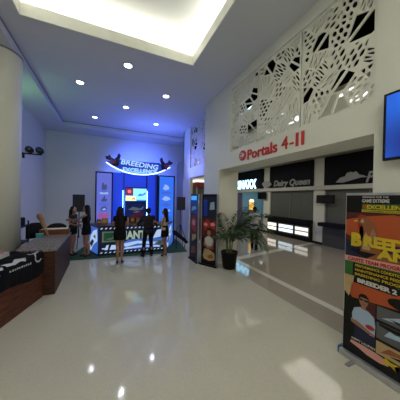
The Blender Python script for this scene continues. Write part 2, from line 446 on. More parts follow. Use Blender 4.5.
# tubes glinting behind the screens
tubem = emis('cool tube glow', (.62, .92, 1), 1.6); spotm = emis('white lamp glow', (1, 1, 1), 2)
bm = bmesh.new(); tube(bm, [(3.42, 5.0, 4.42), (3.42, 4.05, 4.53)], .032, 8)
tag(obj('fluorescent_tube', bm, tubem), 'pale cyan light tube glinting through the cut-out screen near the corner pier', 'light')
for k, (y, z, L, t) in enumerate([(3.39, 3.92, .22, .03), (3.05, 3.66, .34, .045), (3.73, 3.63, .3, .03), (2.10, 3.76, .26, .03), (1.90, 3.60, .26, .035), (8.1, 3.72, .35, .03), (7.5, 3.78, .3, .03), (8.6, 3.66, .3, .03)]):
    x = 3.40 if y < 6 else 3.68
    lab = ['small white lamp behind the screens, above the digit eleven', 'white lamp behind the middle screen, right above the digit eleven', 'white lamp low behind the screen, above the sign lettering', 'small white lamp low behind the screen by the near pier, upper one', 'white lamp low behind the screen by the near pier, lower one',
           'white lamp low behind the screens beyond the corner pier, middle one', 'white lamp low behind the screens beyond the corner pier, nearest one', 'white lamp low behind the screens beyond the corner pier, farthest one'][k]
    tag(box('lamp_tube', x-.015, x+.015, y-L/2, y+L/2, z-t, z+t, spotm, None, .006), lab, 'light', 'lamps glinting behind the cut-out screens')

# ================================================================== COLUMN
bm = bmesh.new(); lathe(bm, [(.385, 0), (.385, 5.12), (.385, 5.198)], 48, (-2.26, 6.1))
lathe(bm, [(.392, 5.165), (.40, 5.175), (.40, 5.199)], 48, (-2.26, 6.1), 1)  # thin grey ring painted in for the shadow line under the ceiling
o = obj('column', bm, [mat('column paint', (.80, .80, .70), .4, noise=(.78, .78, .68), nscale=2), mat('grey groove and shade ring', (.3, .3, .3))], None, True)
tag(o, 'thick round cream column rising to the ceiling behind the reception desk', 'column')

# ================================================================== DOWNLIGHTS
dl_e = emis('downlight glow', (.93, .95, 1), 6)
dl0 = None
DL = [(.41, 5.62, 'big round ceiling downlight nearest the cove, middle of the front row'), (-.81, 7.06, 'ceiling downlight on the far left, over the gap beside the column'),
      (1.69, 6.77, 'ceiling downlight furthest right, nearest the corner pier'), (.55, 8.25, 'ceiling downlight in the middle of the cluster'),
      (-.57, 9.88, 'ceiling downlight furthest back on the left'), (1.94, 9.54, 'ceiling downlight furthest back on the right, before the stage sign')]
for k, (x, y, lab) in enumerate(DL):
    if dl0 is None:
        t = dl0 = thing('ceiling_downlight', lab, 'light', (x, y, ZC), 0, 'round downlights in the hall ceiling')
        bm = bmesh.new()
        n = 28
        prof = [(.105, 0), (.125, -.004), (.125, -.012), (.098, -.014), (.092, -.004)]
        lathe(bm, [(.128, .0), (.128, -.010), (.10, -.016), (.095, -.016)], n)
        obj('trim_ring', bm, mat('lamp ring white', (.6, .6, .7), .4), t, True)
        bm = bmesh.new(); lathe(bm, [(.094, -.010), (.094, -.020), (.06, -.027), (.01, -.029)], n)
        obj('lens', bm, dl_e, t, True)
    else:
        t = dup(dl0, (x, y, ZC), 0, lab, 'round downlights in the hall ceiling')
    lamp('SPOT', 'downlight_beam', (x, y, ZC-.06), L_DOWN, (.86, .88, 1), (0, 0, 0), .06, spot=math.radians(120))

# ================================================================== PORTALS SIGN
red = mat('red acrylic', (.62, .035, .025), .4, noise=(.55, .03, .02))
pale = mat('pale print', (.75, .74, .68), .5)
t = thing('wall_sign', 'red raised lettering Portals 4-11 with a round arrow emblem on the white header', 'sign', (XW, 4.62, 3.04), RX)
bm = bmesh.new(); lo = disc(.13, .13, .13, .13, 28); slab(bm, lo, -.03, 0); obj('round_emblem', bm, red, t)
graphic('emblem_arrow', [(0, [(.03, .11), (.13, .11), (.13, .05), (.24, .14), (.13, .21), (.13, .15), (.05, .15)], 1), (0, [(.05, .18), (.12, .18), (.12, .205), (.06, .205)], 1), (0, [(.05, .06), (.11, .06), (.11, .08), (.04, .08)], 1)], [pale], t, -.031, label='white arrow on the red disc')
xx = .38
text('lettering', 'Portals', .33, -.0, 0, .24, red, t, 1.0, .03, bold=.025)
text('lettering', '4', 1.44, -.0, 0, .265, red, t, .17, .03)
text('lettering', '-', 1.65, -.0, 0, .265, red, t, .09, .03)
for x_ in (1.79, 1.91): text('lettering', '1', x_, -.0, 0, .265, red, t, .058, .03)

# ================================================================== SHOPS OF THE PASSAGE
board = mat('black sign board', (.006, .006, .010), .6, noise=(.008, .008, .012), spec=.15)
def sign_board(ya, yb, label):
    t = thing('shop_sign', label, 'shop sign', (9.1, ya, 2.74), RX)
    box('sign_board', 0, ya-yb, -.06, .15, 0, 1.27, board, t)
    return t
steel = mat('dull letter grey', (.38, .38, .37), .5)
t = sign_board(9.97, 7.01, 'black shop sign board reading Dairy Queen with a lip-shaped emblem')
bm = bmesh.new()
slab(bm, [(-.62, .28), (-.5, .40), (-.38, .43), (-.24, .38), (-.10, .43), (.10, .38), (.2, .24), (.12, .14), (-.05, .06), (-.25, .03), (-.45, .10)], -.14, -.065); obj('emblem', bm, steel, t)
text('lettering', 'Dairy Queen', .36, -.065, .10, .34, steel, t, 2.45, .04, shear=.25, bold=.03)
t = sign_board(6.45, 2.9, 'black shop sign board with a hat emblem and a script word, right-hand unit')
hat = [(x+.14, z) for x, z in [(.42, .10), (.62, .30), (.80, .33), (.88, .47), (1.02, .50), (1.12, .46), (1.22, .50), (1.34, .36), (1.48, .32), (1.62, .24), (1.40, .24), (1.05, .16), (.72, .08)]]
bm = bmesh.new(); slab(bm, hat, -.11, -.065); obj('emblem', bm, steel, t)
text('lettering', 'Pizza Hut', 1.70, -.065, .05, .42, steel, t, 1.80, .04, shear=.35, bold=.025)
t = sign_board(13.95, 10.55, 'black shop sign board with glowing pale blue letters SNAXX')
text('lettering', 'SNAXX', .58, -.065, .06, .62, emis('glowing sign white', (.36, .74, 1), 4.0), t, 2.15, .08, bold=.03, label='glowing pale blue letters')
for ya, yb, lab in ((9.97, 7.01, 'closed grey shutter under the Dairy Queen board'), (6.45, 2.9, 'closed grey shutter under the hat emblem board')):
    t = thing('roller_shutter', lab, 'shutter', (9.2, ya, 1.05), RX, 'closed shop shutters')
    W = ya-yb
    bm = bmesh.new(); n = 30
    for k in range(n):
        z = k*1.5/n; slab(bm, [(0, z), (W, z), (W, z+.046), (0, z+.046)], 0, .03)
    obj('slats', bm, shut, t)
    for f in (.0, .5, 1): box('guide_rail', f*(W-.05), f*(W-.05)+.05, -.03, 0, 0, 1.5, grey, t)
lp = [emis('warm shelf glow', (1, .93, .80), 1.6), emis('cool shelf glow', (.75, .88, 1), 1.6), emis('soft shelf glow', (.95, .92, .85), 1.2)]
t = thing('service_counter', 'dark food counter with three glowing glass panels under the Dairy Queen board', 'counter', (9.05, 9.97, 0), RX)
box('counter_top', 0, 2.96, -.34, .1, .93, 1.06, board, t)
box('counter_base', 0, 2.96, -.12, .1, .1, .93, black, t)
for a, b, c in ((.04, .80, 0), (.93, 1.98, 1), (2.06, 2.90, 2)):
    p = box('light_panel', a, b, -.15, -.12, .24, .74, grey, t)
    for z in (.30, .52): box('glow_bar', a+.04, b-.04, -.165, -.15, z, z+.16, lp[c], p)
t = thing('service_counter', 'plain dark grey food counter under the hat emblem board', 'counter', (9.05, 6.45, 0), RX)
box('counter_top', 0, 3.55, -.38, .1, .90, 1.06, board, t)
box('counter_base', 0, 3.55, -.05, .1, .0, .90, mat('dark grey laminate', (.07, .07, .065), .4), t)
def monitor(name, loc, rz, w, h, label, screen, parts=True):
    t = thing(name, label, 'television', loc, rz)
    bm = bmesh.new(); bx(bm, 0, w, 0, .05, 0, h, 0, .004); obj('casing', bm, black, t)
    box('screen', .03, w-.03, -.004, 0, .03, h-.03, screen, t)
    box('mount', w*.4, w*.6, .05, .14, h*.3, h*.7, grey, t)
    return t
offs = mat('switched off screen', (.008, .008, .01), .2)
monitor('hanging_monitor', (8.95, 6.75, 1.92), RX, .85, .38, 'black switched-off monitor on the pillar between the two closed shops', offs)
monitor('hanging_monitor', (8.95, 10.95, 2.06), RX, .75, .44, 'black monitor hanging by the lit snack shop doorway', offs)
# lit snack shop interior
pb = mat('pale blue interior', (.32, .55, .62), .6)
bm = bmesh.new(); bx(bm, 12.2, 12.4, 10.5, 14.6, 0, 4); bx(bm, 9.5, 12.4, 10.4, 10.55, 0, 4); bx(bm, 9.5, 12.4, 14.4, 14.6, 0, 4); bx(bm, 9.5, 12.4, 10.4, 14.6, 3.0, 3.1)
struct(obj('wall_snack_shop', bm, pb))
lamp('AREA', 'snack_shop_light', (10.8, 12.4, 2.95), 22, (.75, .9, 1), (0, 0, 0), 1.5, 1.5)
t = thing('menu_board', 'pale blue lit menu board over the snack shop counter', 'menu board', (10.6, 12.3, 1.9), RX)
box('casing', 0, 1.5, 0, .06, 0, .6, grey, t); box('lit_face', .04, 1.46, -.01, 0, .04, .56, emis('menu glow', (.45, .8, .95), .8), t)
t = thing('orange_lantern', 'orange and yellow glowing dispenser in the snack shop', 'lantern', (9.9, 13.05, 1.0), RX)  # lantern standing for the orange light inside the shop
box('base', 0, .5, -.2, .2, -.0, .25, grey, t, .02)
bm = bmesh.new(); lathe(bm, [(.13, .25), (.17, .35), (.17, .75), (.14, .85)], 18, (.25, 0)); obj('bowl', bm, emis('orange lantern glow', (1, .55, .08), 1.1), t, True)
bm = bmesh.new(); lathe(bm, [(.18, .85), (.18, .95), (.10, 1.05)], 18, (.25, 0)); obj('lid', bm, emis('white lid glow', (1, .95, .8), 1.2), t, True)
t = thing('snack_counter', 'grey counter at the front of the snack shop', 'counter', (9.7, 13.9, 0), RX)
box('counter_base', 0, 2.2, -.25, .25, 0, .95, mat('pale laminate', (.3, .33, .36), .4), t); box('counter_top', 0, 2.2, -.3, .3, .95, 1.0, black, t)
box('door_1', 9.3, 9.36, 13.2, 13.95, 0, 2.5, mat('violet grey door', (.17, .15, .30), .5))
struct(bpy.data.objects['door_1'])
# kiosk far down the passage
t = thing('food_kiosk', 'food kiosk with glowing white canopy and red band in the opening beyond the corner pier', 'kiosk', (3.95, 9.45, 0), 0)
box('canopy', 0, .8, 0, .5, 2.84, 2.97, emis('canopy glow', (1, .97, .88), 1.1), t, .02)
box('red_band', .02, .78, .02, .48, 2.61, 2.84, mat('red band', (.40, .03, .03), .5), t)
for x in (.03, .72): box('post', x, x+.05, .04, .09, 1.05, 2.61, silver, t)
box('counter', 0, .8, 0, .5, 0, 1.05, mat('kiosk brown', (.12, .08, .06), .5), t)
box('back_panel', .02, .78, .44, .48, 1.05, 2.61, mat('kiosk pale panel', (.25, .22, .19), .6), t)

# ================================================================== NEAR TELEVISION
blu = bpy.data.materials.new('blue screen picture'); blu.use_nodes = True; nt = blu.node_tree; b = nt.nodes['Principled BSDF']
tc = nt.nodes.new('ShaderNodeTexCoord'); mp = nt.nodes.new('ShaderNodeMapping'); mp.inputs['Scale'].default_value = (.9, 1, .5)
nz = nt.nodes.new('ShaderNodeTexNoise'); nz.inputs['Scale'].default_value = 2.2; nz.inputs['Detail'].default_value = 0
rp = nt.nodes.new('ShaderNodeValToRGB'); rp.color_ramp.elements[0].position = .35; rp.color_ramp.elements[0].color = (.004, .012, .16, 1)
rp.color_ramp.elements[1].position = .72; rp.color_ramp.elements[1].color = (.01, .16, .85, 1)
nt.links.new(tc.outputs['Object'], mp.inputs[0]); nt.links.new(mp.outputs[0], nz.inputs['Vector']); nt.links.new(nz.outputs['Fac'], rp.inputs[0])
nt.links.new(rp.outputs[0], b.inputs['Emission Color']); b.inputs['Emission Strength'].default_value = 1.1; b.inputs['Base Color'].default_value = (.01, .01, .01, 1)
monitor('television', (XW-.13, 1.43, 2.545), RX, 1.36, .80, 'large wall television with a blue glowing screen on the near pier', blu)

# ================================================================== NEAR ROLL-UP BANNER
def C(n, c): return mat(n, tuple(min(.85, q*.85) for q in c), .5, spec=.25)
K = C('print black', (.008, .008, .008)); W_ = C('print white', (.68, .66, .62)); Yl = C('print yellow', (.72, .52, .03)); Gr = C('print green', (.04, .15, .03))
Or = C('print orange', (.50, .10, .03)); Rd = C('print red', (.42, .035, .03)); Bn = C('print brown', (.33, .12, .05)); Dk = C('print maroon', (.10, .025, .02))
Sk = C('print skin tone', (.40, .19, .12)); Bl = C('print light blue', (.42, .55, .70)); Nv = C('print navy', (.02, .025, .06)); Pk = C('print pink', (.80, .38, .32)); Gy = C('print grey', (.13, .13, .13)); Tn = C('print tan', (.55, .38, .18)); Db = C('print deep blue', (.02, .06, .42))
t = thing('rollup_banner', 'tall roll-up banner with a rooster and yellow BREEDER lettering, by the near pier', 'banner', (2.94, 1.765, 0), RX)
BW = .92
box('panel', 0, BW, -.004, .004, .06, 2.13, K, t)
bm = bmesh.new(); bx(bm, -.02, BW+.02, -.07, .07, 0, .075, 0, .012); obj('base_cassette', bm, silver, t)
bx_ = bmesh.new(); bx(bx_, -.035, -.0201, -.065, .065, .0, .10, 0, .005); obj('end_cap', bx_, mat('blue plastic', (.02, .10, .30), .4), t)
for x in (.14, .72): box('foot', x, x+.05, -.20, -.07, 0, .012, grey, t)
box('top_rail', -.005, BW+.005, -.012, .012, 2.125, 2.155, silver, t)
box('edge_strip', -.006, .0, -.006, .006, .08, 2.125, mat('pale edge', (.5, .5, .48), .4), t)
box('support_pole', BW*.5-.012, BW*.5+.012, .02, .044, .07, 2.13, silver, t)
P = []
P.append((7, rect(.0, BW, 1.40, 2.0), 1))                       # red-brown sky behind the rooster
P.append((4, [(.0, 1.62), (.12, 1.56), (.45, 1.5), (BW, 1.60), (BW, 1.84), (.5, 1.90), (.2, 1.86), (0, 1.80)], 1.5))
P.append((0, rect(0, BW, 1.905, 2.125), 2))
P.append((3, rect(.185, BW, 1.95, 2.02), 3)); P.append((2, rect(.185, BW, 1.915, 1.947), 3))
P.append((4, disc(.215, 1.985, .020, .027, 12), 4))
P.append((6, [(.135, 1.80), (.15, 1.835), (.20, 1.86), (.27, 1.84), (.33, 1.77), (.36, 1.69), (.385, 1.60), (.40, 1.50), (.40, 1.42), (.18, 1.42), (.19, 1.55), (.215, 1.66), (.205, 1.73), (.16, 1.765)], 4))
P.append((5, [(.14, 1.83), (.145, 1.875), (.165, 1.86), (.18, 1.895), (.20, 1.872), (.225, 1.885), (.24, 1.855), (.19, 1.845)], 5)); P.append((5, disc(.165, 1.745, .018, .030, 10), 5))
P.append((12, [(.137, 1.815), (.085, 1.785), (.14, 1.79)], 6)); P.append((0, disc(.17, 1.815, .009, .009, 8), 6)); P.append((14, disc(.195, 1.80, .022, .026, 10), 4.6))
P.append((14, [(.20, 1.45), (.205, 1.58), (.24, 1.67), (.27, 1.60), (.29, 1.45)], 5)); P.append((8, [(.27, 1.60), (.31, 1.72), (.345, 1.66), (.36, 1.52), (.31, 1.5)], 4.8))
P.append((11, [(.62, 1.40), (BW, 1.40), (BW, 1.905), (.80, 1.80), (.68, 1.62)], 3)); P.append((0, [(.54, 1.40), (.62, 1.40), (.68, 1.62), (.80, 1.80), (.88, 1.88), (.74, 1.82), (.60, 1.65)], 4))
P.append((10, [(0, 1.34), (BW, 1.33), (BW, 1.56), (.2, 1.55), (.10, 1.50), (0, 1.56)], 3.5)); P.append((0, [(.05, 1.42), (.25, 1.34), (.40, 1.40), (.3, 1.48)], 3.8))
P.append((6, [(.26, 1.35), (.36, 1.42), (.46, 1.46), (.62, 1.45), (.78, 1.38), (BW, 1.36), (BW, 1.33), (.26, 1.33)], 4))
P.append((13, [(0, 1.262), (BW, 1.285), (BW, 1.372), (0, 1.330)], 5))
P.append((3, [(0, 1.08), (BW, 1.09), (BW, 1.28), (0, 1.262)], 6)); P.append((0, [(.10, 1.09), (BW, 1.10), (BW, 1.265), (.10, 1.25)], 7))
P.append((14, [(0, .86), (.06, .80), (.10, .94), (.12, 1.08), (0, 1.08)], 6)); P.append((0, [(.12, 1.0), (.55, 1.0), (.60, 1.045), (.55, 1.095), (.14, 1.095)], 7))
P.append((4, [(.07, .84), (.10, .80), (.60, .86), (BW, .88), (BW, 1.0), (.62, 1.02), (.10, 1.0)], 6)); P.append((0, disc(.66, .92, .19, .07, 14), 7)); P.append((1, disc(.70, .925, .10, .05, 14), 8))
P.append((7, [(.30, .30), (.36, .30), (.36, .88), (.22, .90)], 5))
P.append((11, [(.375, .66), (BW, .66), (BW, .84), (.375, .82)], 8)); P.append((9, [(.42, .69), (.6, .71), (.9, .69), (.9, .76), (.6, .78)], 9)); P.append((0, [(.5, .72), (.7, .73), (.8, .70), (.6, .69)], 9.5))
P.append((11, [(.375, .44), (BW, .44), (BW, .63), (.375, .63)], 8)); P.append((9, [(.45, .50), (.7, .54), (.85, .49), (.7, .60), (.5, .58)], 9)); P.append((0, [(.4, .60), (.55, .57), (.9, .62), (.4, .625)], 9))
P.append((14, [(.375, .26), (BW, .26), (BW, .41), (.375, .41)], 8)); P.append((6, [(.42, .29), (.6, .34), (.85, .28), (.8, .38), (.5, .38)], 9)); P.append((0, [(.5, .30), (.6, .33), (.7, .30)], 9.5))
# the man
P.append((10, [(.13, .30), (.36, .30), (.35, .50), (.14, .50)], 8))
P.append((9, [(.105, .60), (.13, .68), (.20, .715), (.29, .70), (.35, .655), (.365, .56), (.36, .44), (.31, .42), (.30, .47), (.17, .48), (.11, .52)], 9))
P.append((8, disc(.235, .805, .050, .075, 16), 10)); P.append((8, rect(.21, .262, .70, .75), 9.5)); P.append((0, [(.178, .80), (.18, .86), (.21, .89), (.255, .892), (.288, .86), (.292, .80), (.275, .845), (.20, .845)], 11))
P.append((0, rect(.19, .230, .805, .825), 11)); P.append((0, rect(.24, .283, .805, .825), 11)); P.append((5, rect(.215, .255, .762, .769), 11))
P.append((8, [(.09, .53), (.18, .52), (.30, .47), (.36, .45), (.355, .42), (.27, .44), (.10, .48)], 10)); P.append((5, disc(.31, .515, .05, .03, 10), 10.5))
P.append((0, [(0, .06), (BW, .06), (BW, .25), (.37, .28), (.08, .33), (0, .6)], 7.5))
P.append((13, [(.10, .245), (.09, .21), (.20, .19), (.28, .165), (.42, .16), (.50, .18), (.49, .235), (.38, .25), (.26, .255)], 10))
P.append((2, [(.44, .18), (.52, .20), (.58, .165), (.54, .215), (.60, .25), (.52, .24), (.47, .26), (.45, .22)], 11))
pals = [K, W_, Yl, Gr, Or, Rd, Bn, Dk, Sk, Bl, Nv, Gy, Yl, Pk, Tn]
graphic('printed_picture', P, pals, t, -.006, .0006, label='printed rooster, cut photographs and a man in a light blue shirt')
ty = -.016
text('lettering', 'WINNING FOR THE', .19, ty, 2.092, .020, W_, t, .27, .001, bold=.02)
text('lettering', 'GAME EXTREME', .19, ty, 2.038, .040, W_, t, .28, .001, bold=.03)
text('lettering', 'EXCELLENCE', .245, ty, 1.960, .048, Yl, t, .42, .001, bold=.03)
text('lettering', 'THUNDERBIRD WORLDWIDE', .20, ty, 1.921, .020, Gr, t, .44, .001, bold=.02)
text('lettering', 'B', .075, ty, 1.485, .155, Yl, t, .125, .001, bold=.07)
text('lettering', 'REEDER', .225, ty, 1.50, .125, Yl, t, .60, .001, bold=.055)
text('lettering', 'AND', .36, ty, 1.385, .105, Yl, t, .46, .001, bold=.05)
text('lettering', 'CAVITE TEAM PROGRAM', .04, ty, 1.275, .042, Rd, t, .62, .001, bold=.04, arc=lambda x: .035*x)
for z, s_ in ((1.212, 'PERFORMANCE CONDITIONING'), (1.158, 'MAINTENANCE FEEDING'), (1.104, 'BREEDING PROGRAM')):
    text('lettering', s_, .13, ty, z, .032, Yl, t, .56, .001, bold=.02, arc=lambda x: .015*x)
text('lettering', 'BREEDER 2', .16, ty, 1.022, .050, W_, t, .40, .001, bold=.05)
text('lettering', 'KEPPY LAUPAN', .11, ty, .268, .026, W_, t, .26, .001, bold=.03, arc=lambda x: .03*x)

# ================================================================== BANNERS BEFORE THE CORNER PIER
def standee(loc, rz, w, label, polys, words, glow=None):
    t = thing('rollup_banner', label, 'banner', loc, rz, None)
    box('panel', 0, w, -.005, .005, .05, 2.15, K, t)
    box('side_post', -.035, -.0001, -.02, .02, 0, 2.17, silver, t); box('side_post', w+.0001, w+.035, -.02, .02, 0, 2.17, silver, t)
    bm = bmesh.new(); bx(bm, -.03, w+.03, -.06, .06, 0, .05, 0, .008); obj('base_cassette', bm, black, t)
    box('top_rail', 0, w, -.012, .012, 2.15, 2.175, black, t)
    graphic('printed_picture', polys, pals+[Db], t, -.007, .0008)
    if glow: graphic('lit_header', [(0, rect(.05, w-.12, 1.98, 2.12), 0)], [emis('blue header glow', (.05, .35, 1), .9)], t, -.014, label='glowing blue header')
    return t
P = [(15, rect(.02, .62, 1.55, 2.0), 1), (7, rect(.0, .62, .8, 1.55), 1), (5, [(.05, 1.2), (.3, 1.5), (.55, 1.3), (.5, .95), (.2, 1.0)], 2), (13, disc(.3, 1.25, .12, .1), 3),
     (9, [(.1, 1.62), (.5, 1.7), (.45, 1.8), (.15, 1.76)], 2), (14, [(.15, .6), (.5, .75), (.52, .9), (.2, .85)], 3), (10, rect(.0, .62, .1, .6), 1), (6, [(.1, .2), (.5, .3), (.45, .5), (.15, .45)], 2)]
standee((2.58, 6.62, 0), math.radians(-90), .66, 'dark roll-up banner with a glowing blue header, left of the two before the corner pier', P, [], glow=True)
P = [(10, rect(0, .54, 1.4, 2.1), 1), (15, rect(.06, .2, 1.5, 2.0), 2), (9, [(.28, 1.7), (.46, 1.72), (.44, 1.95), (.30, 1.92)], 3), (7, rect(0, .54, .85, 1.45), 1.5), (5, [(.04, 1.3), (.2, 1.42), (.36, 1.3), (.5, 1.4), (.5, 1.1), (.3, 1.18), (.1, 1.05)], 2.5), (13, disc(.15, 1.25, .07, .05), 3), (13, disc(.40, 1.27, .08, .05), 3),
     (8, disc(.27, 1.02, .07, .10), 4), (0, [(.18, 1.05), (.20, 1.14), (.30, 1.16), (.36, 1.06), (.36, .92), (.33, 1.07), (.22, 1.09), (.20, .94)], 5), (8, rect(.245, .295, .88, .95), 3.5),
     (1, [(.14, .62), (.12, .82), (.22, .90), (.32, .90), (.44, .82), (.40, .60), (.28, .56)], 4), (8, [(.12, .82), (.08, .62), (.24, .52), (.42, .55), (.46, .78), (.42, .80), (.38, .62), (.24, .60), (.16, .66)], 5), (5, disc(.40, .56, .06, .05), 6),
     (14, [(.06, .30), (.12, .52), (.30, .50), (.48, .42), (.50, .22), (.30, .16), (.1, .2)], 4.5), (6, [(.2, .3), (.4, .38), (.45, .28), (.3, .22)], 5.5)]
standee((2.67, 5.87, 0), math.radians(-60.5), .54, 'roll-up banner showing a seated woman in white, right of two before the corner pier', P, [])

# ================================================================== POTTED PALM
leafm = mat('palm leaf green', (.018, .05, .014), .5, noise=(.035, .075, .02), nscale=6, spec=.3)
stemm = mat('palm stem', (.12, .16, .06), .6)
rp_ = random.Random(5)
t = thing('potted_palm', 'bushy green palm in a black pot at the corner of the passage opening', 'plant', (3.29, 5.25, 0), 0)
bm = bmesh.new(); lathe(bm, [(.17, 0), (.185, .02), (.235, .44), (.25, .45), (.25, .50), (.225, .50), (.215, .45), (.02, .44)], 32); obj('pot', bm, mat('black pot plastic', (.007, .007, .007), .5, spec=.15), t, True)
bm = bmesh.new(); lathe(bm, [(.02, .43), (.21, .445), (.2, .455), (.02, .465)], 24); obj('soil', bm, mat('dark soil', (.03, .02, .015), .95, nscale=40), t)
bm = bmesh.new()
for k in range(7):
    a = k*.9; tube(bm, [(.07*math.cos(a), .07*math.sin(a), .44), (.09*math.cos(a), .09*math.sin(a), .75), (.12*math.cos(a), .12*math.sin(a), .95)], [.016, .013, .010], 6)
obj('stems', bm, stemm, t)
def frond(parent, az, lean, L, droop, z0=.8):
    bm = bmesh.new(); d = Vector((math.cos(az), math.sin(az), 0)); side = Vector((-d.y, d.x, 0)); pts = []
    n = 16
    p = d*.08+Vector((0, 0, z0)); ang = PI/2-lean
    for k in range(n+1):
        pts.append(p.copy()); p = p+(d*math.cos(ang)+Vector((0, 0, 1))*math.sin(ang))*(L/n); ang -= droop/n*(.5+k/n)
    tube(bm, pts, [.009*(1-k/(n+2)) for k in range(n+1)], 5)
    for k in range(3, n+1):
        c = pts[k]; tdir = (pts[k]-pts[k-1]).normalized(); ll = L*.34*math.sin(PI*(.18+.74*(k-3)/(n-3)))+.03
        for rep in (0, .5):
            for s in (-1, 1):
                cc = c - tdir*(L/n)*rep
                dr = (side*s*.85+tdir*.65+Vector((0, 0, rp_.uniform(-.35, .1)))).normalized(); wv = tdir*.011+Vector((0, 0, .004*s))
                a1 = cc+dr*ll*.5+Vector((0, 0, -.02)); a2 = cc+dr*ll+Vector((0, 0, -.10*rp_.uniform(.4, 1.5)))
                v = [bm.verts.new(q) for q in (cc, a1-wv, a2, a1+wv)]
                bm.faces.new(v)
    for v in bm.verts:
        if v.co.x > -.17 and v.co.y > .43: v.co.y = .43-.02*rp_.random()
        if v.co.x < -.32 and v.co.y > .05: v.co.x = -.32
    o = obj('frond', bm, leafm, parent, 'keep')
    m_ = o.modifiers.new('s', 'SOLIDIFY'); m_.thickness = .0012
for k, (az, lean, L, dr) in enumerate([(150, .5, .70, 1.3), (200, .6, .68, 1.5), (95, .25, 1.0, .8), (5, .5, 1.15, .9), (-15, .6, 1.2, 1.2), (-40, .8, 1.1, 1.9), (-60, .6, 1.0, 1.5), (-95, .5, .8, 1.4), (-130, .55, .75, 1.5), (10, .2, 1.15, .6), (-50, .95, 1.15, 1.9), (165, .15, .95, .6), (-20, .95, 1.1, 2.2), (45, .55, .9, 1.2), (-70, .3, 1.0, .9), (-22, .18, 1.35, .8), (-5, .3, 1.35, 1.0), (-35, .42, 1.4, 1.3), (-28, .6, 1.4, 1.9)]):
    frond(t, math.radians(az), lean, L, dr, .72+.1*rp_.random())

# ================================================================== RECEPTION DESKS
t = thing('reception_desk', 'long dark wooden reception desk with a speckled granite top', 'desk', (-1.32, 5.13, 0), .022)
bm = bmesh.new(); bx(bm, -.33, .33, 0, 2.14, 0, .90, 0, .006); obj('body', bm, wood2, t)
bm = bmesh.new(); bx(bm, -.36, .36, -.02, 2.17, .90, .945, 0, .006); obj('worktop', bm, granite, t)
box('plinth', -.31, .31, .01, 2.13, -.0, .05, black, t)
t = thing('wooden_riser', 'low wooden counter box with papers at the far end of the reception desk', 'box', (-1.37, 6.98, .946), .022)
bm = bmesh.new(); bx(bm, -.36, .34, 0, .3, 0, .14, 0, .006); obj('body', bm, ramp_mat('orange brown wood', 'noise', (.14, .05, .02), (.24, .09, .04), .4, 3, .35, .7, (1, 1, 10)), t)
bm = bmesh.new(); bx(bm, -.30, .30, .02, .27, .14, .155); obj('paper_stack', bm, mat('cream paper', (.68, .60, .45), .7), t)
t = thing('side_desk', 'reddish wooden desk nearest the camera on the left, half hidden by a black cloth', 'desk', (-1.19, 5.10, 0), math.radians(-16.3))
bm = bmesh.new(); prism(bm, [(0, 0), (0, -2.6), (-.75, -2.6), (-.75, -.22)], 0, .86); obj('body', bm, wood, t)
bm = bmesh.new(); prism(bm, [(.015, -.0), (.015, -2.6), (-.77, -2.6), (-.77, -.23)], .86, .90); obj('worktop', bm, wood, t)
# cloth draped over it
clothm = mat('black printed cloth', (.006, .006, .009), .9, noise=(.012, .012, .016), nscale=14, spec=.1)
root = thing('black_cloth', 'black cloth with white printed lettering draped over the near side desk', 'cloth', (-1.19, 5.10, .90), math.radians(-16.3))
def cloth_pt(u, v):      # u along the desk (0 far .. 1 near), v across: 0 inner edge .. 1 hem
    y = -.03-u*1.75
    fold = .012*math.sin(u*31)+.010*math.sin(u*57+1)
    wv = v*1.02
    if wv < .55: x = -.55+wv; z = .028+.045*max(0, math.sin(u*19+wv*9))*math.sin(wv*12)**2+.01*math.sin(u*40)
    elif wv < .60: t_ = (wv-.55)/.05; x = .0+.022*math.sin(t_*PI/2); z = .028-.028*(1-math.cos(t_*PI/2))
    else: x = .024+max(0, .006+fold*(wv-.6)*2); z = -(wv-.60)*(.9+.1*math.sin(u*9))
    return Vector((x, y+min(0, x)*.30*(1-u), z))
bm = bmesh.new(); NU, NV = 90, 46
g = [[bm.verts.new(cloth_pt(i/NU, j/NV)) for j in range(NV+1)] for i in range(NU+1)]
for i in range(NU):
    for j in range(NV): bm.faces.new((g[i][j], g[i+1][j], g[i+1][j+1], g[i][j+1]))
o = obj('fabric', bm, clothm, root, True); s_ = o.modifiers.new('s', 'SOLIDIFY'); s_.thickness = .006
wp = mat('white cloth print', (.55, .56, .58), .7)
def onto_cloth(name, polys):      # printed shapes laid on the folds; poly coords (s along from far end in m, d down from the top edge in m; d<0 lies on top)
    bm = bmesh.new()
    for pts in polys:
        f = bm.faces.new([bm.verts.new((a, b, 0)) for a, b in pts])
    bmesh.ops.triangulate(bm, faces=bm.faces[:]); bmesh.ops.subdivide_edges(bm, edges=bm.edges[:], cuts=2, use_grid_fill=True)
    for v in bm.verts:
        s, d = v.co.x, v.co.y; p = cloth_pt(max(0, (s-.03)/1.75), (d+.60)/1.02)
        v.co = p+(Vector((.009, 0, .0)) if d > -.02 else Vector((.0, 0, .009)))
    obj(name, bm, wp, root, 'keep')
def ring(cx, cy, r0, r1, a0, a1, n=10):
    return [[(cx+r0*math.cos(a0+(a1-a0)*k/n), cy+r0*math.sin(a0+(a1-a0)*k/n)), (cx+r1*math.cos(a0+(a1-a0)*k/n), cy+r1*math.sin(a0+(a1-a0)*k/n)), (cx+r1*math.cos(a0+(a1-a0)*(k+1)/n), cy+r1*math.sin(a0+(a1-a0)*(k+1)/n)), (cx+r0*math.cos(a0+(a1-a0)*(k+1)/n), cy+r0*math.sin(a0+(a1-a0)*(k+1)/n))] for k in range(n)]
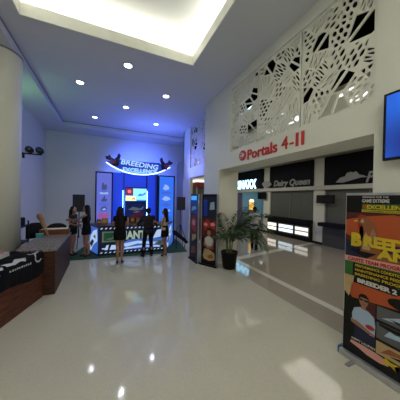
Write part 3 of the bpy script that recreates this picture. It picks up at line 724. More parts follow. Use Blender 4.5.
onto_cloth('white_print', ring(.20, .03, .085, .115, -1.9, 2.4)+[[(.10, -.09), (.34, -.12), (.36, -.09), (.12, -.05)], [(.50, -.08), (.62, -.14), (.80, -.06), (.98, -.10), (.96, -.02), (.8, .0), (.66, -.02), (.56, .02)], [(1.02, -.05), (1.3, -.10), (1.28, -.03), (1.05, .0)]])
onto_cloth('white_print', [[(.42+k*.052, .075+.012*(k % 2)), (.455+k*.052, .075), (.455+k*.052, .112), (.42+k*.052, .112)] for k in range(10)]+[[(1.1, .08), (1.3, .06), (1.32, .10), (1.12, .13)]])
# light-coloured bag and papers on the near desk by the column
t = thing('paper_bundle', 'crumpled white paper bundle behind the black cloth, beside the column', 'papers', (-1.72, 4.55, .976), math.radians(-10))
bm = bmesh.new()
for k in range(5): bx(bm, -.12+rp_.uniform(-.02, .02), .12, -.15, .15, k*.014, k*.014+.012)
obj('sheets', bm, mat('paper white', (.55, .52, .48), .7), t)
bm = bmesh.new(); prism(bm, [(-.08, -.1), (.07, -.13), (.10, .06), (-.05, .09)], .07, .10); obj('pink_slip', bm, mat('pink paper', (.5, .2, .22), .7), t)
# things behind the desk
t = thing('paper_roll', 'brown paper roll standing tilted, flared at its top, behind the reception desk', 'paper roll', (-1.54, 6.85, .946), 0)
bm = bmesh.new()
tube(bm, [(.05, 0, .0), (-.03, .0, .22), (-.09, 0, .42), (-.14, 0, .52), (-.15, 0, .60)], [.028, .045, .06, .075, .065], 12); obj('wrapped_paper', bm, mat('brown paper', (.36, .20, .10), .7, nscale=20), t, True)
bm = bmesh.new(); tube(bm, [(-.017, 0, .18), (-.027, 0, .21)], [.047, .048], 12); obj('tie', bm, mat('tie string', (.6, .5, .3), .6), t)
def chair(loc, rz, label):
    t = thing('office_chair', label, 'chair', loc, rz, 'black chairs behind the reception desk')
    bm = bmesh.new(); bx(bm, -.24, .24, -.24, .24, .44, .52, 0, .03); obj('seat', bm, blackm, t, True)
    bm = bmesh.new(); n = 14
    rg = []
    for k in range(n+1):
        a = -1+2*k/n; x = .27*a; y = -.26+.06*a*a; top = 1.12-.10*abs(a)**3
        rg.append([bm.verts.new((x, y, .60)), bm.verts.new((x, y-.05, .60)), bm.verts.new((x, y-.05, top)), bm.verts.new((x, y, top))])
    for a, b in zip(rg, rg[1:]):
        for k in range(4): bm.faces.new((a[k], a[(k+1) % 4], b[(k+1) % 4], b[k]))
    bm.faces.new(rg[0]); bm.faces.new(rg[-1][::-1]); obj('backrest', bm, blackm, t, True)
    bm = bmesh.new(); tube(bm, [(0, -.24, .47), (0, -.31, .5), (0, -.31, .8)], .02, 8); obj('back_bracket', bm, black, t)
    bm = bmesh.new(); tube(bm, [(0, 0, .08), (0, 0, .44)], .028, 10); obj('column', bm, silver, t)
    for k in range(5):
        a = k*2*PI/5; bm = bmesh.new(); tube(bm, [(0, 0, .10), (.26*math.cos(a), .26*math.sin(a), .06)], [.024, .016], 8); l_ = obj('leg', bm, black, t)
        bm = bmesh.new(); ell(bm, (.26*math.cos(a), .26*math.sin(a), .028), (.028, .028, .028), 10); obj('caster', bm, black, l_, True)
chair((-2.12, 8.35, 0), math.radians(200), 'black office chair behind the desk, left of the brown paper roll')
chair((-1.55, 8.0, 0), math.radians(180), 'black office chair behind the desk, right of the brown paper roll')
t = thing('teal_box', 'small teal box on the desk at the foot of the brown paper roll', 'box', (-1.62, 6.62, .946), .2)
bm = bmesh.new(); bx(bm, -.08, .08, -.05, .05, 0, .09, 0, .006); obj('carton', bm, mat('teal carton', (.05, .30, .32), .5), t); box('lid', -.083, .083, -.053, .053, .09, .105, mat('teal lid', (.1, .4, .4), .5), t)
t = thing('storage_rack', 'dark rack of bags and boxes against the left wall behind the column', 'rack', (-2.42, 7.3, 0), 0)
for z in (.25, .70, 1.15): box('shelf', -.3, .3, -.35, .35, z, z+.03, black, t)
for x in (-.28, .26):
    for y in (-.33, .31): box('post', x, x+.03, y, y+.03, 0, 1.3, black, t)
def simple(name, lab, cat, loc, dims, m_, rz=0, grp=None):
    t = thing(name, lab, cat, loc, rz, grp); x, y, z = dims
    bm = bmesh.new(); bx(bm, -x/2, x/2, -y/2, y/2, 0, z, 0, min(dims)*.12); obj('body', bm, m_, t)
    return t
a = simple('carton', 'pale grey carton on the middle shelf of the dark rack', 'box', (-2.40, 7.2, .731), (.36, .32, .2), mat('pale carton', (.3, .3, .32), .6)); box('tape', -.181, .181, -.02, .02, .199, .203, Gy, a)
a = simple('duffel_bag', 'black duffel bag on the top shelf of the dark rack', 'bag', (-2.40, 7.3, 1.181), (.42, .5, .22), blackm); bm = bmesh.new(); tube(bm, [(.0, -.14, .20), (0, -.1, .30), (0, .1, .30), (0, .14, .20)], .012, 8); obj('handle', bm, black, a)
a = simple('duffel_bag', 'dark bag on the lowest shelf of the dark rack', 'bag', (-2.40, 7.3, .281), (.44, .5, .26), mat('dark bag', (.04, .035, .04), .8)); bm = bmesh.new(); tube(bm, [(.0, -.14, .24), (0, -.1, .34), (0, .1, .34), (0, .14, .24)], .012, 8); obj('handle', bm, black, a)

# ================================================================== STAGE LIGHTS ON A STAND
t = thing('light_stand', 'black stand with a crossbar carrying two stage lamps beside the column', 'light stand', (-2.67, 8.5, 0), 0)
bm = bmesh.new(); tube(bm, [(0, 0, .5), (0, 0, 3.38)], .018, 10); obj('pole', bm, black, t)
bm = bmesh.new(); tube(bm, [(-.1, 0, 3.39), (.62, 0, 3.39)], .020, 10); obj('crossbar', bm, black, t)
bm = bmesh.new(); bx(bm, .10, .16, -.03, .03, 3.24, 3.42, 0, .01); obj('clamp', bm, black, t)
for k in range(3):
    a = k*2*PI/3+.4; bm = bmesh.new(); tube(bm, [(0, 0, .75), (.10*math.cos(a), .45*math.sin(a), .02)], .014, 8); obj('leg', bm, black, t)
for x, lab in ((.13, 'round black stage lamp nearer the column on the crossbar'), (.40, 'round black stage lamp at the free end of the crossbar')):
    q = thing('stage_lamp', lab, 'stage light', (-2.50+x, 8.5, 3.52), 0, 'stage lamps on the crossbar')
    bm = bmesh.new(); tube(bm, [(0, .10, 0), (0, .04, 0), (0, -.13, 0)], [.055, .098, .102], 20); obj('housing', bm, black, q, True)
    bm = bmesh.new(); tube(bm, [(0, -.131, 0), (0, -.136, 0)], [.09, .085], 20); obj('lens', bm, offs, q, True)
    bm = bmesh.new(); tube(bm, [(-.105, -.02, 0), (-.11, -.02, -.09), (0, -.02, -.115), (.11, -.02, -.09), (.105, -.02, 0)], .008, 6); obj('yoke', bm, black, q)
lamp('AREA', 'green_uplight', (-2.6, 7.2, 4.1), 5, (.40, 1, .50), (math.radians(125), 0, 0), .3)
# ================================================================== BOOTH
t = thing('booth_mat', 'dark green mat under the blue lit booth, showing at both sides of its counter', 'mat', (0, 0, 0), 0)
bm = bmesh.new(); prism(bm, [(-1.25, 7.62), (2.78, 7.42), (3.05, 9.2), (3.0, 10.2), (-.75, 10.2)], .002, .012)
obj('carpet', bm, mat('dark green carpet', (.012, .075, .035), .9, nscale=60, bump=.4), t)
bluep = mat('deep blue panel led glow', (.02, .07, .75), .45, noise=(.02, .05, .65), emit=(.01, .06, .9), es=.5)  # emission paints in the blue glow the LEDs cast on the panel
bluep2 = mat('darker blue panel', (.02, .04, .35), .4)
t = thing('booth_wall', 'deep blue back wall of the booth with a dark centre column', 'booth', (1.05, 9.25, .012), 0)
box('left_panel', -.92, -.42, 0, .08, 0, 3.03, bluep, t); box('right_panel', .46, .95, 0, .08, 0, 3.03, bluep, t)
box('header_panel', -.42, .46, .02, .08, 2.38, 3.03, bluep, t)
box('centre_column', -.42, .46, -.12, .0199, 0, 2.44, mat('navy column', (.006, .012, .09), .4), t)
box('dark_edge', .45, .49, -.04, -.0001, 2.44, 3.03, K, t); box('dark_edge', .90, .96, -.06, -.0001, 0, 3.03, K, t)
ledm = emis('cyan led glow', (.20, .58, 1), 10)
for x in (-.475, .475):
    box('led_strip', x-.03, x+.03, -.03, -.0002, .9, 2.30, ledm, t, .004)
graphic('poster', [(15, rect(-.38, .42, .95, 1.84), 0), (10, rect(-.38, .42, .95, 1.15), 1), (5, [(-.2, 1.2), (-.05, 1.32), (.1, 1.28), (.3, 1.40), (.34, 1.30), (.1, 1.18), (-.1, 1.12)], 2), (9, [(-.3, 1.5), (-.1, 1.62), (.2, 1.55), (.36, 1.66), (.3, 1.5), (0, 1.46)], 2), (13, [(-.1, 1.38), (.05, 1.45), (.22, 1.42), (.05, 1.36)], 3)], pals+[Db], t, -.1215)
# television
e1, e2, e3, e4, e5 = emis('tv cyan', (.25, .75, 1), 1.3), emis('tv maroon', (.18, .02, .08), 1), emis('tv red', (1, .15, .15), 1.2), emis('tv yellow', (1, .8, .35), 1.3), emis('tv blue', (.05, .2, .8), 1.2)
t = thing('television', 'bright television on the booth centre column above the dark blue poster', 'television', (.62, 9.02, 1.86), 0)
bm = bmesh.new(); bx(bm, 0, .88, 0, .06, 0, .56, 0, .005); obj('casing', bm, black, t)
box('bracket', .3, .58, .06, .12, .15, .4, grey, t)
graphic('screen', [(0, rect(.02, .86, .02, .54), 0), (1, rect(.02, .32, .24, .54), 1), (2, disc(.17, .41, .07, .07), 2), (4, [(.5, .26), (.6, .34), (.7, .30), (.8, .40), (.84, .32), (.7, .24), (.55, .22)], 2), (3, rect(.02, .42, .04, .20), 1), (2, [(.26, .06), (.34, .10), (.42, .06), (.38, .16), (.30, .14)], 2), (4, rect(.46, .86, .02, .07), 1)], [e1, e2, e3, e4, e5], t, -.002, label='bright cyan picture with a red disc and a yellow strip')
# framed product panels
lil = emis('lightbox lilac', (.17, .22, .95), .6); cyl = emis('lightbox cyan', (.03, .18, 1.0), .85)
g1, g2, g3, g4 = emis('lightbox dark art', (.04, .05, .22), 1), emis('lightbox pale art', (.35, .50, 1.0), .8), emis('lightbox red art', (.42, .08, .30), .8), emis('lightbox blue art', (.05, .14, .75), .8)
def frame_panel(loc, w, h, label, base, polys, rz=0):
    t = thing('lightbox', label, 'lightbox', loc, rz, None)
    box('box_body', 0, w, 0, .12, 0, h, black, t)
    f = .05
    bm = bmesh.new(); bx(bm, 0, f, -.03, 0, 0, h); bx(bm, w-f, w, -.03, 0, 0, h); bx(bm, f, w-f, -.03, 0, h-f, h); bx(bm, f, w-f, -.03, 0, 0, f); obj('frame', bm, K, t)
    box('lit_face', f, w-f, -.012, -.0001, f, h-f, base, t)
    graphic('product_pictures', polys, [g1, g2, g3, g4], t, -.0135)
P = [(0, [(.22, 2.30), (.24, 2.55), (.30, 2.58), (.31, 2.48), (.40, 2.52), (.42, 2.32), (.32, 2.28)], 0), (1, rect(.16, .46, 2.12, 2.20), 0), (3, [(.14, 2.22), (.3, 2.27), (.46, 2.22), (.3, 2.18)], 1),
     (0, [(.2, 1.88), (.28, 1.98), (.34, 2.10), (.36, 1.92), (.44, 1.95), (.40, 1.84), (.25, 1.82)], 0), (3, rect(.14, .48, 1.70, 1.76), 0), (0, [(.18, 1.50), (.24, 1.62), (.36, 1.66), (.44, 1.55), (.40, 1.46), (.25, 1.45)], 0), (1, [(.24, 1.52), (.34, 1.58), (.4, 1.52), (.3, 1.48)], 1), (2, [(.10, 1.28), (.2, 1.40), (.34, 1.34), (.48, 1.38), (.5, 1.24), (.3, 1.2), (.12, 1.18)], 0), (3, rect(.1, .5, .3, 1.1), 0), (1, [(.15, .5), (.4, .8), (.45, .6), (.25, .4)], 1)]
frame_panel((-.47, 9.0, .012), .63, 3.0, 'tall black framed lilac lightbox with product pictures, left of the booth television', lil, P)
P = [(1, [(.2, 2.4), (.3, 2.62), (.45, 2.55), (.5, 2.42), (.35, 2.35)], 0), (3, rect(.14, .58, 2.2, 2.28), 0), (1, [(.16, 1.95), (.3, 2.1), (.5, 2.05), (.56, 1.95), (.35, 1.88)], 0), (3, [(.14, 1.7), (.35, 1.8), (.58, 1.72), (.4, 1.62)], 0), (1, rect(.2, .55, 1.42, 1.50), 0), (3, rect(.1, .64, .3, 1.2), 0), (1, [(.2, .7), (.4, 1.0), (.55, .8), (.3, .6)], 1)]
frame_panel((1.97, 9.0, .012), .74, 3.0, 'tall black framed cyan blue lightbox, right of the booth television', cyl, P)
for x in (2.9,): pass

# arched sign
t = thing('arched_sign', 'glowing blue crescent sign with rooster figures at both ends above the booth', 'sign', (1.17, 8.85, 2.97), 0)
HW = 1.27
zb = lambda x: .40*(abs(x)/HW)**2.2
zt = lambda x: .53+.04*(x/HW)**2
n = 40
pts = [(-HW+2*HW*k/n, zb(-HW+2*HW*k/n)) for k in range(n+1)]+[(HW-2*HW*k/n, max(zt(HW-2*HW*k/n), zb(HW-2*HW*k/n)+.06)-(.10 if abs(HW-2*HW*k/n) > .85 else 0)) for k in range(n+1)]
bm = bmesh.new(); slab(bm, pts, 0, .10); bmesh.ops.triangulate(bm, faces=bm.faces[:]); obj('board', bm, mat('sign blue board', (.01, .03, .3), .5, emit=(.01, .06, .7), es=.45), t)
bm = bmesh.new(); tube(bm, [(x, -.02, zb(x)+.0) for x in [-HW+2*HW*k/n for k in range(n+1)]], .022, 8); obj('light_rim', bm, emis('sign rim glow', (.55, .80, 1), 2.6), t, True)
P = [(0, [(-.78, .06), (-.4, .03), (0, .02), (.4, .03), (.78, .06), (.85, .12), (.5, .22), (0, .20), (-.5, .22), (-.85, .16)], 0)]
graphic('glow_band', P, [emis('sign cyan glow', (.02, .22, 1), 1.3)], t, -.002)
nb = emis('sign letter pale', (.38, .62, 1), 1.1); nd = mat('sign letter navy', (.01, .02, .15), .4)
text('lettering', 'BREEDING', -.74, -.004, .33, .20, nb, t, 1.50, .05, shear=.2, bold=.02, arc=lambda x: .05-.09*x)
text('lettering', 'EXCELLENCE', -.66, -.006, .09, .17, nb, t, 1.36, .03, bold=.03, arc=lambda x: -.02*x)
def rooster(bm, s, x0, z0, sc):
    body = [(-.30, .26), (-.26, .34), (-.18, .20), (-.05, .14), (.06, .20), (.10, .30), (.08, .36), (.12, .42), (.17, .40), (.22, .34), (.17, .32), (.19, .22), (.15, .08), (.06, -.02), (.05, -.12), (.12, -.16), (.0, -.16), (-.01, -.04), (-.08, -.03), (-.12, -.14), (-.04, -.18), (-.16, -.17), (-.15, -.02), (-.24, .06), (-.40, .12), (-.34, .20), (-.44, .24)]
    p = [(x0+s*x*sc, z0+z*sc) for x, z in body]
    slab(bm, p, -.06, -.01); bmesh.ops.triangulate(bm, faces=bm.faces[:])
for s, x0 in ((1, -.93), (-1, 1.0)):
    bm = bmesh.new(); rooster(bm, s, x0, .42, .85); obj('rooster_figure', bm, mat('rooster print dark', (.02, .02, .13), .5), t)
    bm = bmesh.new(); p = [(x0-s*.22, .40), (x0-s*.08, .34), (x0, .40), (x0+s*.02, .52), (x0-s*.1, .46), (x0-s*.16, .54)]
    slab(bm, p, -.075, -.0601); bmesh.ops.triangulate(bm, faces=bm.faces[:]); obj('wing_print', bm, mat('wing print red', (.20, .03, .22), .5), t)
for x in (-.7, .0, .7): box('hanger_bar', x-.015, x+.015, .10, .16, .0, .5, black, t)
for x in (-.6, .7): box('support_post', x-.02, x+.02, .162, .20, -2.93, .4, bluep2, t)

# counter
t = thing('booth_counter', 'printed booth counter with a green emblem and big pale GIANTZ lettering', 'counter', (0, 0, .012), 0)
fl, fr, bl_, br_ = (-.30, 7.86), (2.06, 7.86), (-.66, 8.75), (2.55, 8.75)
bm = bmesh.new(); prism(bm, [fl, fr, br_, bl_], 0, .98); obj('body', bm, mat('counter dark body', (.01, .013, .03), .4), t)
bm = bmesh.new(); prism(bm, [(-.34, 7.82), (2.10, 7.82), (2.6, 8.78), (-.71, 8.78)], .98, 1.02); obj('worktop', bm, mat('counter top dark', (.02, .02, .03), .3), t)
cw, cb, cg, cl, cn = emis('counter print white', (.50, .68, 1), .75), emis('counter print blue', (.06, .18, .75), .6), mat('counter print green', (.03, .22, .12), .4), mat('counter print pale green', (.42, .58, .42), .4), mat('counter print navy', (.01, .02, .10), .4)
Wc = fr[0]-fl[0]
P = [(4, rect(0, Wc, .04, .97), 0), (3, rect(.12, .78, .45, .82), 1), (2, rect(.17, .72, .50, .77), 2), (3, [(.24, .55), (.45, .60), (.50, .72), (.60, .62), (.40, .53)], 3),
     (1, [(.70, .15), (2.1, .15), (2.25, .50), (1.0, .50), (.8, .40)], 1), (0, [(.78, .36), (1.3, .44), (2.1, .34), (2.0, .26), (1.3, .34), (.9, .24)], 2), (0, [(.20, .18), (.26, .34), (.34, .36), (.30, .18)], 2), (0, rect(.12, .22, .21, .25), 3), (0, [(.36, .18), (.42, .34), (.60, .34), (.52, .25), (.60, .18)], 2), (0, [(.8, .16), (1.5, .20), (2.15, .16), (2.1, .22), (1.5, .26), (.9, .22)], 2), (0, [(1.85, .5), (2.0, .8), (2.2, .84), (2.25, .55)], 1), (3, [(1.9, .28), (2.1, .42), (2.28, .32), (2.2, .2)], 3)]
P += [(0, [(x, .90), (x+.05, .90), (x+.09, .95), (x+.04, .95)], 3) for x in [.06+.14*k for k in range(16)]]+[(0, [(x, .07), (x+.05, .07), (x+.09, .11), (x+.04, .11)], 3) for x in [.06+.14*k for k in range(16)]]
g_ = graphic('front_print', [(a, [(x+fl[0], z) for x, z in p], c) for a, p, c in P], [cw, cb, cg, cl, cn], t, 7.858, .001)
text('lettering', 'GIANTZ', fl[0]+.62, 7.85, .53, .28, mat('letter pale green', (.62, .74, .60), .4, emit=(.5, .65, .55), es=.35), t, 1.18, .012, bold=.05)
def side_print(a, b, name):
    d = Vector((b[0]-a[0], b[1]-a[1], 0)); L = d.length; d.normalize()
    o = graphic(name, [(1, rect(.02, L-.02, .05, .95), 0), (0, [(.1, .1), (.25, .6), (.5, .8), (.85, .9), (.9, .5), (.5, .3), (.3, .08)], 1), (4, [(.15, .3), (.4, .5), (.6, .45), (.35, .2)], 2), (2, [(.5, .6), (.7, .7), (.75, .55)], 2)], [cw, cb, cg, cl, cn], t, -.002)
    o.location = (a[0], a[1], 0); o.rotation_euler = (0, 0, math.atan2(d.y, d.x))
side_print(bl_, fl, 'side_print'); side_print(fr, br_, 'side_print')
# goods on the counter
brs = [mat('ochre carton', (.35, .17, .06), .6), mat('rust carton', (.30, .09, .04), .6), mat('tan pouch', (.42, .26, .14), .6), mat('dark red carton', (.22, .03, .03), .6)]
for k, (x, y, w, h, lab) in enumerate([(-.10, 8.25, .20, .24, 'brown product pouch at the far left of the booth counter'), (.50, 8.25, .12, .16, 'small ochre carton just right of the long-haired woman'), (.66, 8.3, .14, .24, 'tan product pouch under the television, left of three'), (.86, 8.28, .16, .30, 'rust coloured carton under the television, tallest on the counter'),
                           (1.06, 8.3, .13, .20, 'dark red carton under the television, left of the man'), (-.30, 8.40, .14, .18, 'small tan carton at the left end of the counter'), (1.62, 8.35, .12, .26, 'white product bottle between the man and the woman in the cream top')]):
    q = thing('product_carton' if k != 6 else 'product_bottle', lab, 'product', (x, y, 1.032), rnd.uniform(-.3, .3))
    mm = brs[k % 4] if k != 6 else mat('bottle white', (.5, .52, .58), .4)
    bm = bmesh.new()
    if k in (0, 2): loft(bm, [(0, 0, 0, w*.5, .05), (0, 0, h*.5, w*.52, .055), (0, 0, h*.9, w*.5, .02), (0, 0, h, w*.5, .008)], 12)
    elif k == 6: lathe(bm, [(w*.4, 0), (w*.45, .02), (w*.45, h*.65), (w*.2, h*.82), (w*.2, h*.9)], 14)
    else: bx(bm, -w/2, w/2, -.05, .05, 0, h, 0, .008)
    obj('body', bm, mm, q)
    if k == 6:
        bm = bmesh.new(); lathe(bm, [(w*.24, h*.9), (w*.24, h)], 12); obj('cap', bm, Bl, q)
    else: graphic('label_print', [(0, rect(-w*.3, w*.3, h*.3, h*.65), 0)], [Yl], q, -.057, .001)

# speakers on tripods
def speaker(x, y, z0, w, h, lab, lab2, legs=True):
    t = thing('loudspeaker', lab, 'speaker', (x, y, z0), 0)
    bm = bmesh.new(); prism(bm, [(-w/2, -.14), (w/2, -.14), (w*.36, .16), (-w*.36, .16)], 0, h); obj('cabinet', bm, black, t)
    box('grille', -w/2+.015, w/2-.015, -.15, -.1401, .02, h-.02, mat('grille', (.03, .03, .035), .7), t)
    q = thing('speaker_stand', lab2, 'stand', (x, y, .013), 0)
    bm = bmesh.new(); tube(bm, [(0, 0, .35), (0, 0, z0-.014)], .018, 10); obj('pole', bm, black, q)
    bm = bmesh.new(); lathe(bm, [(.03, .80), (.035, .82), (.035, .90), (.03, .92)], 12); obj('collar', bm, grey, q)
    for k in range(3):
        a = k*2*PI/3+.5; bm = bmesh.new(); tube(bm, [(.02*math.cos(a), .02*math.sin(a), .85), (.42*math.cos(a), .42*math.sin(a), .03)], .013, 8); l_ = obj('leg', bm, black, q)
        bm = bmesh.new(); ell(bm, (.43*math.cos(a), .43*math.sin(a), .022), (.022, .022, .022), 8); obj('rubber_foot', bm, black, l_, True)
speaker(-1.07, 9.6, 1.42, .42, .68, 'large black loudspeaker behind the two women on the left', 'black tripod stand under the loudspeaker behind the two women')
speaker(3.0, 9.0, 1.50, .36, .58, 'black loudspeaker on a tripod right of the booth', 'black tripod stand under the loudspeaker right of the booth')
t = thing('equipment_bag', 'long black equipment bag propped against the right end of the booth counter', 'bag', (2.80, 7.95, 0), 0)
bm = bmesh.new(); tube(bm, [(.15, -.05, .22), (.05, 0, .34), (-.35, .05, .66), (-.42, .05, .72)], [.05, .07, .085, .05], 12); obj('bag_body', bm, blackm, t, True)
for x, z in ((.08, .27), (-.28, .55)):
    bm = bmesh.new(); tube(bm, [(x, 0, z+.03), (x-.02, .0, .015)], .014, 8); obj('prop_leg', bm, black, t)

# ================================================================== PEOPLE
def person(label, loc, rz, H, J, dress, hair, tone=skin, grp=None, mouthc=None):
    t = thing('person', label, 'person', loc, rz); s = H/1.70; t.scale = (s, s, s)
    B = dict(pel=(0, 0, .93), wai=(0, .005, 1.07), che=(0, .0, 1.26), nek=(0, .0, 1.42), hed=(0, .02, 1.585),
             hl=(-.085, 0, .90), kl=(-.095, .02, .49), al=(-.095, -.02, .085), tl=(-.11, .13, .03),
             hr=(.085, 0, .90), kr=(.095, .02, .49), ar=(.095, -.02, .085), tr=(.11, .13, .03),
             sl=(-.165, 0, 1.385), el=(-.20, -.03, 1.11), wl=(-.20, .08, .88), fl=(0, .3, -1),
             sr=(.165, 0, 1.385), er=(.20, -.03, 1.11), wr=(.20, .08, .88), fr=(0, .3, -1))
    fem = dress['fem']
    if fem:
        B['sl'] = (-.145, 0, 1.375); B['sr'] = (.145, 0, 1.375)
    B.update(J); V = {k: Vector(v) for k, v in B.items()}
    che, wai, pel = V['che'], V['wai'], V['pel']
    shw = .155 if not fem else .135
    def torso(bm, g, ztop=None, low=0):
        secs = [(pel.x, pel.y, pel.z-.10, .13+g, .10+g), (pel.x, pel.y-.005, pel.z, .165+g if fem else .16+g, .115+g), (pel.x*.6+wai.x*.4, wai.y, pel.z+.08, .15+g, .10+g), (wai.x, wai.y, wai.z+.01, (.115 if fem else .14)+g, .085+g),
                (che.x, che.y+.012, che.z-.06, .14+g if fem else .155+g, .105+g), (che.x, che.y+.012, che.z+.02, .148+g if fem else .168+g, .108+g), (che.x, che.y, che.z+.10, shw+g, .085+g), (che.x, che.y, che.z+.14, .10+g, .06+g)]
        secs = secs[low:]
        loft(bm, secs, 20)
    bm = bmesh.new(); torso(bm, 0)
    cap(bm, V['che']+Vector((0, -.005, .10)), V['hed']+Vector((0, -.02, -.06)), .058 if not fem else .05, .050 if not fem else .043)
    for a in 'lr':
        cap(bm, V['s'+a], V['e'+a], .048 if not fem else .040, .036 if not fem else .031); cap(bm, V['e'+a], V['w'+a], .036 if not fem else .031, .025 if not fem else .021)
        cap(bm, V['che']+Vector((0, 0, .10)), V['s'+a], .05, .048 if not fem else .04)
        cap(bm, V['h'+a], V['k'+a], .085, .052); cap(bm, V['k'+a], V['k'+a]*.45+V['a'+a]*.55+Vector((0, -.02, 0)), .052, .050); cap(bm, V['k'+a]*.5+V['a'+a]*.5+Vector((0, -.02, 0)), V['a'+a], .050, .031)
        cap(bm, V['a'+a]+Vector((0, -.02, -.03)), V['t'+a], .034, .025)
        # hand
        d = V['f'+a].normalized(); fore = (V['w'+a]-V['e'+a]).normalized(); side = d.cross(Vector((1, 0, 0)) if abs(d.x) < .7 else Vector((0, 0, 1))).normalized()
        nrm = d.cross(side); wv = V['w'+a]
        for q in (-.024, -.008, .008, .024): cap(bm, wv+side*q*.5, wv+d*.085+side*q, .014, .011, 8)
        for q, L in ((-.028, .062), (-.0095, .074), (.0095, .070), (.028, .055)):
            b0 = wv+d*.085+side*q; b1 = b0+(d+nrm*.25).normalized()*L*.55; b2 = b1+(d*.8+nrm*.7).normalized()*L*.5
            cap(bm, b0, b1, .0095, .0088, 8); cap(bm, b1, b2, .0088, .0075, 8)
        b0 = wv+d*.03-side*.018; b1 = b0+(d*.6-side+nrm*.4).normalized()*.045; cap(bm, b0, b1, .013, .010, 8); cap(bm, b1, b1+(d-side*.2+nrm*.4).normalized()*.03, .010, .008, 8)
    h = V['hed']; yw = Matrix.Rotation(math.radians(dress.get('turn', 0)), 3, 'Z')
    def hp(x, y, z): return h+yw @ Vector((x, y, z))
    ell(bm, hp(0, -.012, .03), (.074, .092, .090), 20, yw); ell(bm, hp(0, .022, -.035), (.056, .062, .075), 18, yw); ell(bm, hp(0, .052, -.088), (.026, .024, .020), 12, yw)
    cap(bm, hp(0, .078, .005), hp(0, .098, -.030), .008, .013, 8); ell(bm, hp(0, .080, -.058), (.024, .010, .008), 10, yw)
    for sx in (-1, 1):
        ell(bm, hp(.073*sx, -.005, -.012), (.010, .020, .032), 10, yw); ell(bm, hp(.030*sx, .070, .018), (.022, .012, .008), 10, yw)
    remesh('body', bm, tone, t, .0075, 3)
    bm = bmesh.new()
    for sx in (-1, 1): ell(bm, hp(.029*sx, .0735, .002), (.013, .008, .007), 10, yw)
    obj('eyes', bm, mat('eye dark', (.03, .02, .02), .2), t, True)
    bm = bmesh.new(); ell(bm, hp(0, .0855, -.060), (.022, .008, .006), 10, yw); obj('lips', bm, mat('lips', (.30, .06, .06), .4), t, True)
    # garments
    if dress.get('top'):
        c, gr, slv = dress['top']
        bm = bmesh.new(); torso(bm, gr, low=dress.get('low', 0))
        for a in 'lr':
            if slv > 0:
                cap(bm, V['che']+Vector((0, 0, .09)), V['s'+a], .06, .058)
                p = V['s'+a].lerp(V['e'+a], min(1, slv)); cap(bm, V['s'+a], p, .060 if not fem else .050, .052 if not fem else .043)
                if slv > 1: cap(bm, V['e'+a], V['e'+a].lerp(V['w'+a], slv-1), .050, .036)
            else: cap(bm, V['che']+Vector((0, 0, .09)), V['s'+a]*.75+che*.25+Vector((0, 0, .03)), .055, .038)
        if dress.get('collar'): cap(bm, V['che']+Vector((0, -.005, .11)), V['nek']+Vector((0, -.005, .0)), .07, .062)
        remesh(dress['topname'], bm, c, t, .011, 3)
    if dress.get('trousers'):
        bm = bmesh.new(); c = dress['trousers']
        loft(bm, [(pel.x, pel.y, pel.z-.12, .14, .115), (pel.x, pel.y-.005, pel.z, .18, .135), (pel.x, pel.y, pel.z+.10, .165, .12)], 20)
        for a in 'lr': cap(bm, V['h'+a], V['k'+a], .098, .070); cap(bm, V['k'+a], V['a'+a]+Vector((0, 0, .01)), .070, .056)
        remesh('trousers', bm, c, t, .011, 3)
    if dress.get('shorts'):
        bm = bmesh.new(); c, L = dress['shorts']
        loft(bm, [(pel.x, pel.y, pel.z-.12, .14, .11), (pel.x, pel.y-.005, pel.z, .18, .132), (pel.x, pel.y, pel.z+.11, .145, .108)], 20)
        for a in 'lr': cap(bm, V['h'+a], V['h'+a].lerp(V['k'+a], L), .097, .088)
        remesh('shorts', bm, c, t, .011, 3)
    if dress.get('skirt'):
        bm = bmesh.new(); c, z = dress['skirt']
        loft(bm, [(pel.x, pel.y+.01, z, .178, .14), (pel.x, pel.y, (z+pel.z)/2, .182, .14), (pel.x, pel.y-.005, pel.z, .178, .132), (pel.x, pel.y, pel.z+.10, .15, .108), (wai.x, wai.y, wai.z+.04, .13, .10)], 26)
        remesh('skirt', bm, c, t, .011, 2)
    for a in 'lr':
        bm = bmesh.new(); A, T = V['a'+a], V['t'+a]
        dirv = Vector((T.x-A.x, T.y-A.y, 0)).normalized()
        if dress['heel']:
            tube(bm, [A+Vector((0, -.012, -.045))-dirv*.02, Vector((A.x, A.y-.012, .006))-dirv*.03], [.022, .007], 8)
            cap(bm, A+Vector((0, 0, -.055)), T+Vector((0, 0, -.004)), .030, .030, 10)
        else:
            cap(bm, Vector((A.x, A.y, .045))-dirv*.03, Vector((T.x, T.y, .035)), .042, .036, 12); cap(bm, Vector((A.x, A.y, .045)), Vector((A.x, A.y, .09)), .042, .040, 10)
        for v in bm.verts: v.co.z = max(v.co.z, .001)
        obj('shoe', bm, dress.get('shoe', black), t, True)
    # hair
    bm = bmesh.new(); ell(bm, hp(0, -.028, .045), (.084, .088, .088), 20, yw)
    ell(bm, hp(0, -.055, -.005), (.072, .060, .080), 18, yw)
    if hair > .1:
        for k in range(5):
            x = -.06+.03*k
            cap(bm, hp(x, -.075, -.01), hp(x*1.75, -.115+.02*(abs(k-2)), -hair), .044, .040, 10)
        for sx in (-1, 1): cap(bm, hp(.070*sx, -.015, .02), hp(.098*sx, -.045, -min(hair, .34)), .028, .024, 10)
    remesh('hair', bm, hairm, t, .009, 2)
    return t
bk = mat('black fabric', (.006, .006, .008), .85, noise=(.010, .010, .013), nscale=30, spec=.1)
bk2 = mat('black patterned shirt', (.004, .004, .007), .8, noise=(.045, .04, .04), nscale=18, spec=.1)
jn = mat('dark jeans', (.006, .008, .022), .85, nscale=30, spec=.1)
dg_ = mat('dark grey knit', (.022, .032, .036), .8, spec=.15)
cr = mat('cream top fabric', (.55, .47, .36), .7)
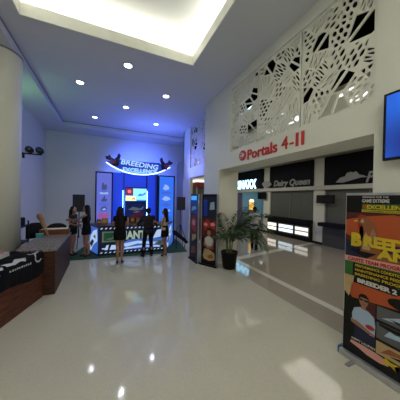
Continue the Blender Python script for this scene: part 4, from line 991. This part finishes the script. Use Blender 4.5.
wh = mat('white shirt fabric', (.62, .64, .62), .7)
heels = dict(al=(-.075, -.03, .15), tl=(-.085, .09, .03), ar=(.075, -.03, .15), tr=(.085, .09, .03), kl=(-.075, .01, .52), kr=(.075, .01, .52))
def hj(**k): d = dict(heels); d.update(k); return d
person('long-haired woman seen from behind in a short black dress before the booth counter', (.34, 6.80, 0), math.radians(-6), 1.74,
       hj(al=(-.055, -.03, .15), ar=(.06, .0, .15), kl=(-.06, .01, .52), kr=(.06, .01, .52), el=(-.21, .02, 1.14), wl=(-.12, .22, 1.12), fl=(.6, .6, .2), er=(.22, .0, 1.14), wr=(.14, .22, 1.05), fr=(-.6, .6, .2)),
       dict(fem=True, top=(bk, .014, .35), topname='dress_top', skirt=(bk, .72), heel=True), .46)
person('man in a black patterned shirt and dark trousers facing the booth counter', (1.28, 7.30, 0), math.radians(4), 1.68,
       dict(hl=(-.09, 0, .90), kl=(-.13, .03, .49), al=(-.17, -.02, .085), tl=(-.22, .12, .03), kr=(.11, .02, .49), ar=(.12, -.02, .085), tr=(.15, .13, .03), el=(-.34, .06, 1.14), wl=(-.42, .26, 1.08), fl=(-.3, 1, 0), er=(.27, .06, 1.13), wr=(.22, .28, 1.10), fr=(-.2, 1, 0)),
       dict(fem=False, top=(bk2, .022, 1.05), topname='shirt', collar=True, trousers=jn, heel=False), 0, skin2)
person('woman in a cream sleeveless top and black skirt turned towards the man, right of him', (1.84, 7.18, 0), math.radians(62), 1.66,
       hj(el=(-.18, .06, 1.12), wl=(-.12, .28, 1.20), fl=(.2, 1, .3), er=(.19, .05, 1.13), wr=(.08, .27, 1.16), fr=(-.3, 1, .3), kl=(-.07, .03, .52), kr=(.06, .02, .52), al=(-.07, -.03, .15), ar=(.06, -.02, .15)),
       dict(fem=True, top=(cr, .013, 0), topname='sleeveless_top', skirt=(bk, .70), heel=True), .34, skin2)
person('woman in a dark grey top and black shorts by the end of the desk', (-1.10, 8.30, 0), math.radians(-115), 1.68,
       hj(el=(-.20, .0, 1.12), wl=(-.10, .22, 1.16), fl=(.4, 1, .2), er=(.22, .02, 1.13), wr=(.12, .20, 1.06), fr=(-.4, 1, 0)),
       dict(fem=True, top=(dg_, .013, .3), topname='top', shorts=(bk, .30), heel=False), .34)
person('woman in a short black dress, legs crossed, reaching towards her friend in grey', (-.66, 7.95, 0), math.radians(80), 1.74,
       hj(kl=(-.02, .04, .52), al=(.05, .06, .15), tl=(.04, .18, .03), kr=(.05, -.02, .52), ar=(-.04, -.08, .15), tr=(-.05, .04, .03), el=(-.17, .22, 1.26), wl=(-.10, .42, 1.22), fl=(.1, 1, 0), er=(.18, .10, 1.14), wr=(.06, .30, 1.14), fr=(-.3, 1, .2)),
       dict(fem=True, top=(bk, .014, 0), topname='dress_top', skirt=(bk, .74), heel=True), .36)
person('man in a white shirt and black trousers in the passage behind the palm', (5.47, 6.85, 0), math.radians(-55), 1.74,
       dict(el=(-.22, -.02, 1.12), wl=(-.14, .20, 1.06), fl=(.3, 1, 0), er=(.24, -.04, 1.12), wr=(.20, .12, .92), kl=(-.10, .06, .49), al=(-.10, .05, .085), tl=(-.11, .20, .03), kr=(.09, 0, .49), ar=(.10, -.10, .085), tr=(.11, .05, .03)),
       dict(fem=False, top=(wh, .022, .6), topname='shirt', collar=True, trousers=bk, heel=False), 0, skin2)
